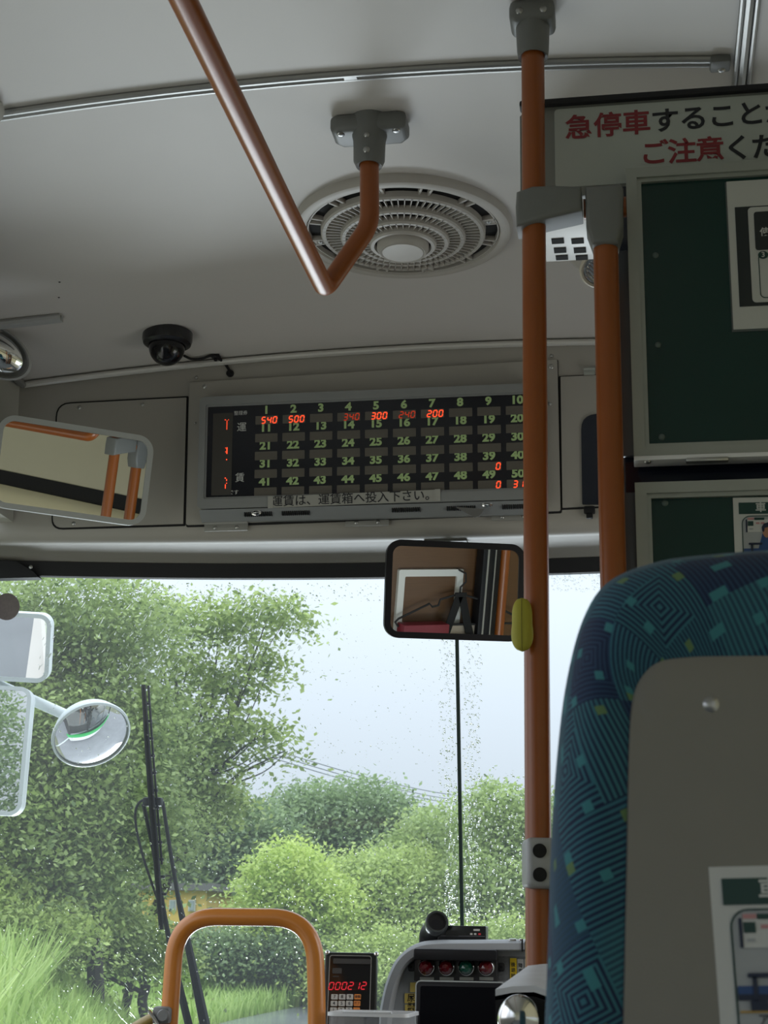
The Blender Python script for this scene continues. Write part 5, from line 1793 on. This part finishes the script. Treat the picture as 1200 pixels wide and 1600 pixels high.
def leaves(blobs, n, leaf, per=36, spread=0.32, droop=0.25, shell=0.55, base_tint=0.5):
    """leaf clusters on a crown made of ellipsoids (cx, cy, cz, rx, ry, rz)"""
    bl = np.array(blobs)
    w = (bl[:, 3] * bl[:, 4] * bl[:, 5]) ** (2 / 3)
    nc = max(1, n // per)
    idx = RNG.choice(len(bl), nc, p=w / w.sum())
    d = rnd_dirs(nc)
    rad = shell + (1.04 - shell) * RNG.random(nc) ** 0.6
    c = bl[idx, :3] + d * bl[idx, 3:] * rad[:, None]
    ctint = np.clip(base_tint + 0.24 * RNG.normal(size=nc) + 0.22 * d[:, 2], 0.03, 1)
    sc = spread * (0.7 + 0.7 * RNG.random(nc))
    cc = np.repeat(c, per, 0)
    off = RNG.normal(size=(nc * per, 3)) * np.array([1, 1, 0.36]) * np.repeat(sc, per)[:, None]
    off[:, 2] -= droop * (off[:, 0] ** 2 + off[:, 1] ** 2) / np.repeat(sc, per)
    p = cc + off
    N = len(p)
    nrm = rnd_dirs(N) * 0.75 + np.array([0, -0.1, 0.8])
    nrm /= np.linalg.norm(nrm, axis=1, keepdims=True)
    ax = rnd_dirs(N) + np.array([0, 0, -0.35])
    ax -= nrm * (ax * nrm).sum(1, keepdims=True)
    ax /= np.linalg.norm(ax, axis=1, keepdims=True)
    bx_ = np.cross(nrm, ax)
    L = leaf * (0.65 + 0.7 * RNG.random(N))[:, None]
    Wd = L * 0.27
    v0, v1 = p - ax * L * 0.5, p + bx_ * Wd - nrm * L * 0.05
    v2, v3 = p + ax * L * 0.5 - nrm * L * 0.06, p - bx_ * Wd - nrm * L * 0.05
    V = np.stack([v0, v1, v2, v3], 1).reshape(-1, 3)
    Fq = np.arange(N * 4).reshape(-1, 4)
    t = np.clip(np.repeat(ctint, per) + 0.12 * RNG.normal(size=N), 0, 1)
    return V, Fq, np.repeat(t, 4)


def branch_geo(base, blobs, r0=0.16, extra=2):
    gs = []
    base = np.array(base, float)
    top = np.array([np.mean([b_[0] for b_ in blobs]), np.mean([b_[1] for b_ in blobs]), np.mean([b_[2] for b_ in blobs])])
    fork = base + (top - base) * 0.55 + np.array([0.1, 0, 0.0])
    gs.append(tube(spline([base - np.array([0, 0, 0.15]), base + (fork - base) * 0.5 + RNG.normal(size=3) * 0.08, fork], 4), r0, 9, radii=None))
    for b_ in blobs:
        tip = np.array(b_[:3]) + np.array([0, 0, 0.2 * b_[5]])
        mid = fork + (tip - fork) * 0.5 + RNG.normal(size=3) * 0.15
        pp = spline([fork - np.array([0, 0, 0.1]), mid, tip], 4)
        gs.append(tube(pp, r0 * 0.4, 7, radii=list(np.linspace(r0 * 0.5, r0 * 0.10, len(pp)))))
        for _ in range(extra):
            e_ = np.array(b_[:3]) + rnd_dirs(1)[0] * np.array(b_[3:]) * 0.9
            pp = spline([mid, (mid + e_) / 2 + RNG.normal(size=3) * 0.12, e_], 4)
            gs.append(tube(pp, r0 * 0.2, 6, radii=list(np.linspace(r0 * 0.2, r0 * 0.05, len(pp)))))
    return join(*gs)


def blob(px, py, Y, rpx, rpy, ry=None):
    c = at_y(px, py, Y)
    s_ = ((c - EYE) @ FWD) / F
    rx = rpx * s_
    return (c[0], Y, c[2], rx, ry if ry else rx * 0.8, rpy * s_)


def tree(name, label, foot, blobs, n, leaf, lm, cat='tree', group=None, per=36, spread=0.32, r0=0.16, trunk=True, droop=0.25, shell=0.55, bt=0.5, extra=2):
    fx = np.array([foot[0], foot[1], ground_z(foot[0], foot[1])], float)
    t = thing(name, label, cat, fx, group)
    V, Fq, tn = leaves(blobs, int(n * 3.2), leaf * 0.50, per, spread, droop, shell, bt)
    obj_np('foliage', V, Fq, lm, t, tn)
    if trunk:
        part('trunk' if cat == 'tree' else 'stem', branch_geo(fx, blobs, r0, extra), bark_m, t)
    return t


# ---- terrain
def bank(d):
    s_ = np.clip((d + 0.1) / 1.7, 0, 1)
    return 0.85 * s_ * s_ * (3 - 2 * s_)


def ground_z(x_, y_):
    return hill_z(y_) + (float(bank(float(road_x(y_)) - x_)) * min(1.0, max(0.0, (23.0 - y_) / 5.0)) if y_ > 6 else 0.0)


def road_x(y_):
    ys = np.array([p[1] for p in eL])
    xs_ = np.array([p[0] for p in eL])
    return np.interp(y_, ys, xs_)


edge_px = [(250, 1640), (330, 1601), (420, 1580), (500, 1565), (580, 1554), (700, 1543), (900, 1533)]
eL = [on_hill(*p) for p in edge_px]
eL = [np.array([-1.9, -40.0, 0]), np.array([-1.9, 4.3, 0]), np.array([-2.0, 9.0, 0]), np.array([-3.5, 14.0, 0])] + eL
eL = spline(eL, 6)
Vv, Fc = [], []
for i, p in enumerate(eL):
    wdt = 7.0
    Vv += [(p[0], p[1], hill_z(p[1]) - 0.02), (p[0] + wdt * 0.5, p[1], hill_z(p[1]) - 0.015), (p[0] + wdt, p[1], hill_z(p[1]) - 0.02)]
for i in range(len(eL) - 1):
    Fc += [(i * 3 + j, (i + 1) * 3 + j, (i + 1) * 3 + j + 1, i * 3 + j + 1) for j in range(2)]
gx = np.concatenate([np.linspace(-60, -16, 12), np.linspace(-15, 5, 41), np.linspace(8, 40, 9)])
gy = np.concatenate([np.linspace(-40, 4, 10), np.linspace(5, 60, 56), np.linspace(65, 150, 10)])
ny = len(gy)
Gv = [(x_, y_, ground_z(x_, y_) - 0.06) for x_ in gx for y_ in gy]
Gf = [(i * ny + j, (i + 1) * ny + j, (i + 1) * ny + j + 1, i * ny + j + 1) for i in range(len(gx) - 1) for j in range(ny - 1)]
struct('ground', (Gv, Gf), mat('soil_green', (0.17, 0.18, 0.11), 0.9, noise=0.4, nscale=1.5))
struct('road', (Vv, Fc), mat('wet_asphalt', (0.20, 0.205, 0.215), 0.18, noise=0.25, nscale=2.0, bump=0.4, bscale=30))

# ---- tall grass
def grass_field(xy, hmin, hmax, wid, name, label, mt, bt=0.5, z0=None):
    N = len(xy)
    z = np.array([ground_z(x_, y_) for x_, y_ in xy]) - 0.05 + (0 if z0 is None else z0)
    h = (hmin + (hmax - hmin) * RNG.random(N)) * np.where(xy[:, 0] > road_x(xy[:, 1]) - 1.6, 0.45, 1.0)
    ang = RNG.random(N) * 2 * PI
    lean = (0.15 + 0.55 * RNG.random(N)) * h
    dx, dy = np.cos(ang), np.sin(ang)
    sxv, syv = -dy, dx
    w_ = wid * (0.6 + 0.8 * RNG.random(N))
    b_ = np.stack([xy[:, 0], xy[:, 1], z], 1)
    side_ = np.stack([sxv, syv, 0 * sxv], 1) * w_[:, None]
    mid = b_ + np.stack([dx * lean * 0.35, dy * lean * 0.35, h * 0.62], 1)
    tip = b_ + np.stack([dx * lean, dy * lean, h], 1)
    V = np.stack([b_ - side_, b_ + side_, mid + side_ * 0.8, mid - side_ * 0.8, tip + side_ * 0.1, tip - side_ * 0.1], 1).reshape(-1, 3)
    base = np.arange(N)[:, None] * 6
    Fq = np.concatenate([base + np.array([0, 1, 2, 3]), base + np.array([3, 2, 4, 5])], 0)
    patch = 0.22 * np.sin(xy[:, 0] * 0.9 + 1.3) * np.cos(xy[:, 1] * 0.33)
    tn = np.clip(bt + patch + 0.17 * RNG.normal(size=N), 0, 1)
    return obj_np(name, V, Fq, mt, None, np.repeat(tn, 6), label, 'grass', None, 'stuff')


N = 52000
yy = 9 + 26 * RNG.random(N) ** 1.0
xx = road_x(yy) - 0.05 - (13 * RNG.random(N) ** 1.2)
G1 = np.stack([xx, yy], 1)
yy = 11.0 + 7.0 * RNG.random(16000)
G1 = np.concatenate([G1, np.stack([road_x(yy) - 0.35 - 6.0 * RNG.random(16000), yy], 1)])
N = 26000
yy = 22 + 26 * RNG.random(N)
xx = road_x(yy) - 0.1 - (9 * RNG.random(N))
grass_field(np.concatenate([G1, np.stack([xx, yy], 1)]), 0.3, 0.95, 0.015, 'tall_grass', 'tall bright green grass on the verge left of the wet road', grass_m, 0.58)

# ---- trees
GT = 'trees beyond the wet windscreen'
tree('broadleaf_tree', 'large leafy tree with a dark trunk filling the left of the windscreen', (-5.4, 16.5),
     [blob(40, 1000, 16, 130, 100, 1.2), blob(150, 960, 16, 110, 75, 1.2), blob(60, 1160, 15.5, 120, 110, 1.2), blob(170, 1110, 16, 90, 90, 1.0), blob(160, 1240, 16, 120, 90, 1.2),
      blob(30, 1290, 15, 110, 90, 1.0), blob(225, 1285, 17, 70, 52, 1.0), blob(110, 1350, 15.5, 95, 62, 1.0), blob(-60, 1100, 15, 110, 200, 1.5)],
     30000, 0.145, leafD_m, per=34, spread=0.26, r0=0.09, shell=0.40, bt=0.55)
tree('broadleaf_tree', 'tree with airy overhanging branches against the pale sky, left of centre', (-6.2, 19.5),
     [blob(265, 955, 18, 45, 28, 0.7), blob(345, 965, 18, 55, 34, 0.7), blob(425, 950, 18, 48, 24, 0.6), blob(405, 1030, 18, 34, 42, 0.5), blob(295, 1040, 18, 40, 26, 0.6), blob(350, 1060, 18, 30, 22, 0.5), blob(360, 1130, 18, 42, 34, 0.6),
      blob(425, 1140, 18, 26, 26, 0.4), blob(300, 1180, 18, 60, 50, 0.8), blob(330, 1245, 18.5, 50, 34, 0.7), blob(250, 1120, 18.5, 50, 60, 0.7), blob(445, 1175, 18, 10, 9, 0.2)],
     4600, 0.17, leafA_m, per=26, spread=0.19, r0=0.06, shell=0.15, bt=0.50, extra=3)
tree('broadleaf_tree', 'dark bluish green tree in the gap beyond the orange entrance rail', (-8.3, 34),
     [blob(380, 1310, 34, 75, 70, 1.6), blob(345, 1360, 34, 60, 60, 1.5), blob(420, 1380, 35, 70, 60, 1.5), blob(350, 1275, 34, 45, 40, 1.0)],
     9000, 0.26, leafB_m, per=34, spread=0.42, r0=0.2, bt=0.45)
tree('broadleaf_tree', 'dark tree with spiky top sprigs in the middle distance, below the hanging mirror', (-6.0, 38),
     [blob(500, 1265, 37, 70, 42, 1.5), blob(570, 1260, 37, 65, 40, 1.5), blob(470, 1300, 37, 60, 45, 1.5), blob(600, 1300, 37, 55, 45, 1.4), blob(545, 1320, 37, 90, 50, 1.6)],
     13000, 0.25, leafB_m, per=34, spread=0.42, r0=0.2, bt=0.62)
tree('broadleaf_tree', 'bright lime rounded tree just above the orange entrance rail', (-4.9, 28),
     [blob(455, 1375, 28, 52, 62, 1.2), blob(425, 1410, 28, 36, 45, 1.0), blob(500, 1420, 28, 55, 55, 1.2), blob(460, 1440, 28, 70, 50, 1.2)],
     11000, 0.19, leafC_m, per=34, spread=0.28, r0=0.14, bt=0.5)
tree('broadleaf_tree', 'spreading yellowish green tree right of the lime rounded tree', (-3.6, 30),
     [blob(590, 1395, 30, 75, 55, 1.5), blob(545, 1440, 30, 75, 55, 1.5), blob(640, 1380, 31, 70, 60, 1.5), blob(650, 1445, 30, 80, 50, 1.5), blob(560, 1370, 30, 50, 34, 1.2)],
     14000, 0.20, leafA_m, per=34, spread=0.32, r0=0.16, bt=0.55)
tree('broadleaf_tree', 'green tree directly behind the windscreen divider strip', (-1.6, 33),
     [blob(690, 1300, 33, 55, 42, 1.4), blob(660, 1340, 33, 60, 45, 1.4), blob(720, 1380, 32, 70, 60, 1.5), blob(700, 1445, 32, 80, 50, 1.5)],
     11000, 0.22, leafD_m, per=34, spread=0.36, r0=0.18, bt=0.62)
tree('broadleaf_tree', 'tall tree rising between the divider strip and the orange pole', (0.3, 31),
     [blob(775, 1255, 31, 40, 32, 1.1), blob(790, 1310, 31, 55, 50, 1.3), blob(830, 1290, 31, 50, 60, 1.2), blob(770, 1370, 30, 60, 50, 1.3), blob(820, 1400, 30, 70, 60, 1.4), blob(780, 1440, 30, 80, 50, 1.4), blob(890, 1390, 31, 60, 110, 1.4)],
     14000, 0.21, leafD_m, per=34, spread=0.34, r0=0.18, bt=0.58)
tree('broadleaf_tree', 'hazy dark wide-crowned tree far behind all the other trees', (-2.5, 60),
     [blob(360, 1400, 60, 150, 80, 3), blob(560, 1390, 60, 160, 90, 3), blob(760, 1380, 60, 160, 100, 3), blob(200, 1390, 60, 150, 90, 3)],
     12000, 0.5, leafB_m, per=34, spread=0.9, r0=0.3, bt=0.4)
tree('shrub', 'dark bushy shrub at the foot of the large left tree', (-6.2, 14.5),
     [blob(10, 1430, 14.5, 70, 34, 0.8), blob(75, 1440, 14.5, 60, 26, 0.7), blob(-40, 1400, 14.5, 90, 70, 1.0)], 7000, 0.12, leafA_m, 'shrub', None, 34, 0.2, 0.07, bt=0.6)
tree('shrub', 'light green shrub left of the wiper blade, below the house', (-5.2, 18.5),
     [blob(165, 1442, 18, 45, 34, 0.8), blob(225, 1468, 18, 48, 28, 0.7), blob(135, 1420, 18, 50, 36, 0.7)], 7000, 0.13, leafA_m, 'shrub', None, 34, 0.2, 0.06, bt=0.4)
tree('shrub', 'low dark bush framed inside the orange entrance rail', (-5.6, 27),
     [blob(430, 1480, 27, 34, 30, 0.8), blob(475, 1478, 27, 30, 28, 0.8), blob(370, 1475, 27, 40, 26, 0.8), blob(320, 1470, 27, 40, 24, 0.8)], 5000, 0.16, leafB_m, 'shrub', None, 34, 0.22, 0.06, bt=0.5)
tree('shrub', 'wide green thicket behind the keypad unit and dashboard', (-3.2, 27),
     [blob(540, 1490, 27, 60, 34, 0.9), blob(620, 1485, 27, 70, 36, 0.9), blob(720, 1475, 27, 80, 40, 0.9), blob(820, 1470, 27, 80, 44, 0.9), blob(570, 1520, 26, 80, 30, 0.8)], 11000, 0.15, leafA_m, 'shrub', None, 34, 0.24, 0.06, bt=0.5)

tree('broadleaf_tree', 'dark tree behind the bus, reflected in the outside mirrors', (-4.6, -14.0),
     [(-3.4, -14.0, 1.6, 1.6, 2.0, 1.8), (-4.8, -15.0, 3.0, 2.0, 2.4, 2.0)], 13000, 0.16, leafB_m, per=34, spread=0.3, r0=0.1, bt=0.5)
struct('wall_outer', box((-1.11, 0.2, 0.12), (0.04, 6.0, 1.5)), buswhite_m)
struct('trim_11', box((-1.12, 0.2, 0.42), (0.04, 6.0, 0.24)), busgreen_m)
tree('broadleaf_tree', 'mid green tree right of the road, hidden by the blue seat', (5.5, 33.0),
     [(4.5, 33.0, 2.4, 2.2, 2.0, 1.8), (6.5, 33.5, 3.2, 2.4, 2.0, 2.0)], 7000, 0.22, leafD_m, per=34, spread=0.36, r0=0.12, bt=0.58)
tree('broadleaf_tree', 'yellowish tree at the far right of the road, hidden by the partition', (10.5, 36.0),
     [(9.5, 36.0, 2.6, 2.4, 2.0, 2.0), (12.0, 36.5, 3.4, 2.6, 2.0, 2.2)], 7000, 0.22, leafA_m, per=34, spread=0.36, r0=0.12, bt=0.55)
# ---- yellow house seen beside the wiper
Yh_ = 30.0
hA, hB = at_y(214, 1390, Yh_), at_y(324, 1384, Yh_)
hg = ground_z(hA[0], Yh_) - 0.1
t = thing('house', 'low yellow house with white windows behind the wiper', 'house', ((hA[0] + hB[0]) / 2, Yh_ + 2, hg))
part('wall', box(((hA[0] + hB[0]) / 2, Yh_ + 2, (hg + hA[2]) / 2), (hB[0] - hA[0], 4, hA[2] - hg)), wallyel_m, t, smooth=False)
part('roof', box(((hA[0] + hB[0]) / 2, Yh_ + 2, hA[2] + 0.06), (hB[0] - hA[0] + 0.4, 4.4, 0.14)), roof_m, t, smooth=False)
for px in (248, 270, 300):
    p0, p1 = at_y(px - 5, 1406, Yh_ - 0.03), at_y(px + 5, 1424, Yh_ - 0.03)
    wdw = part('window', box(((p0[0] + p1[0]) / 2, Yh_ - 0.02, (p0[2] + p1[2]) / 2), (p1[0] - p0[0], 0.06, p0[2] - p1[2])), housew_m, t, smooth=False)
    part('pane', box(((p0[0] + p1[0]) / 2, Yh_ - 0.06, (p0[2] + p1[2]) / 2), ((p1[0] - p0[0]) * 0.6, 0.02, (p0[2] - p1[2]) * 0.8)), mat('pane_grey', (0.35, 0.4, 0.42), 0.2), wdw, smooth=False)
# ---- utility poles far off with wires
for i, (x0_, y0_, x1_, y1_, lab) in enumerate(((440, 1168, 740, 1240, 'faint overhead wire in the pale sky, uppermost of three'), (455, 1180, 740, 1246, 'faint overhead wire in the pale sky, middle of three'), (470, 1192, 740, 1250, 'faint overhead wire in the pale sky, lowest of three'))):
    a_, c_ = at_y(x0_ - 160, y0_ - 46, 42), at_y(x1_ + 120, y1_ + 16, 75)
    pts = [a_ + (c_ - a_) * s_ + np.array([0, 0, -0.6 * math.sin(s_ * PI)]) for s_ in np.linspace(0, 1, 14)]
    solo('outside_wire', tube(pts, 0.016, 6), mat('wire_grey', (0.22, 0.24, 0.26), 0.7), lab, 'wire')

# ================================================================== RAIN ON THE WINDSCREEN
def droplets():
    V0, F0 = lathe([(1, 0), (0.92, 0.28), (0.70, 0.50), (0.38, 0.62), (0.0, 0.66)], 10)
    V0 = np.array(V0)
    F0 = [f for f in F0]
    F0 = np.array([f if len(f) == 4 else tuple(f) + (f[-1],) for f in F0])
    P = []
    rg = random.Random(5)

    def add(n, x0_, x1_, y0_, y1_, r0, r1, keep=None, elong=1.0, ang=0.0):
        for _ in range(n):
            px, py = rg.uniform(x0_, x1_), rg.uniform(y0_, y1_)
            if keep and not keep(px, py):
                continue
            P.append((px, py, r0 + (r1 - r0) * rg.random() ** 2.5, elong, ang + rg.gauss(0, 0.12)))
    add(800, 684, 752, 1000, 1230, 0.8, 2.1, lambda x_, y_: (abs(x_ - 718 - (y_ - 1200) * 0.018) > 4) and rg.random() < math.exp(-((abs(x_ - 718) - 18) / 14) ** 2))
    add(800, 694, 750, 1225, 1450, 0.7, 2.0, lambda x_, y_: (abs(x_ - 719 - (y_ - 1200) * 0.018) > 4) and rg.random() < math.exp(-((abs(x_ - 720) - 15) / 13) ** 2), 1.2)
    add(300, 0, 600, 912, 940, 0.7, 2.2)
    add(120, 860, 945, 898, 925, 0.8, 1.8)
    add(420, 300, 690, 1150, 1420, 0.5, 1.4)
    add(300, 745, 830, 1200, 1450, 0.6, 2.0)
    add(260, 230, 700, 1380, 1500, 0.5, 1.5)
    add(350, 60, 480, 930, 1240, 0.5, 1.7)
    add(260, 480, 690, 910, 1180, 0.5, 1.2)
    add(160, 0, 330, 1240, 1600, 0.5, 1.5)
    add(130, 0, 270, 1390, 1600, 0.4, 0.8, None, 9.0, -0.75)
    add(240, 60, 480, 915, 1060, 0.5, 1.2, None, 5.0, 0.5)
    Vs, Fs = [], []
    nrm = np.array([0.0, 0.982, 0.187])
    uu = np.array([1.0, 0, 0]); vv = np.cross(nrm, uu)
    for i, (px, py, r_, el, an) in enumerate(P):
        c = on_glass(px, py, 0.0015)
        rw = r_ / F * 3.45
        u_, v_ = uu * math.cos(an) + vv * math.sin(an), vv * math.cos(an) - uu * math.sin(an)
        Vs.append(c + V0[:, :1] * u_ * rw + V0[:, 1:2] * v_ * rw * el * (0.9 + 0.5 * rg.random()) + V0[:, 2:] * nrm * rw * 0.75)
        Fs.append(F0 + i * len(V0))
    V = np.concatenate(Vs); Fq = np.concatenate(Fs)
    o_ = obj_np('rain_drops', V, Fq, water_m, None, None, 'raindrops scattered over the outside of the windscreen', 'rain', None, 'stuff')
    o_.data.polygons.foreach_set('use_smooth', [True] * len(o_.data.polygons))


droplets()
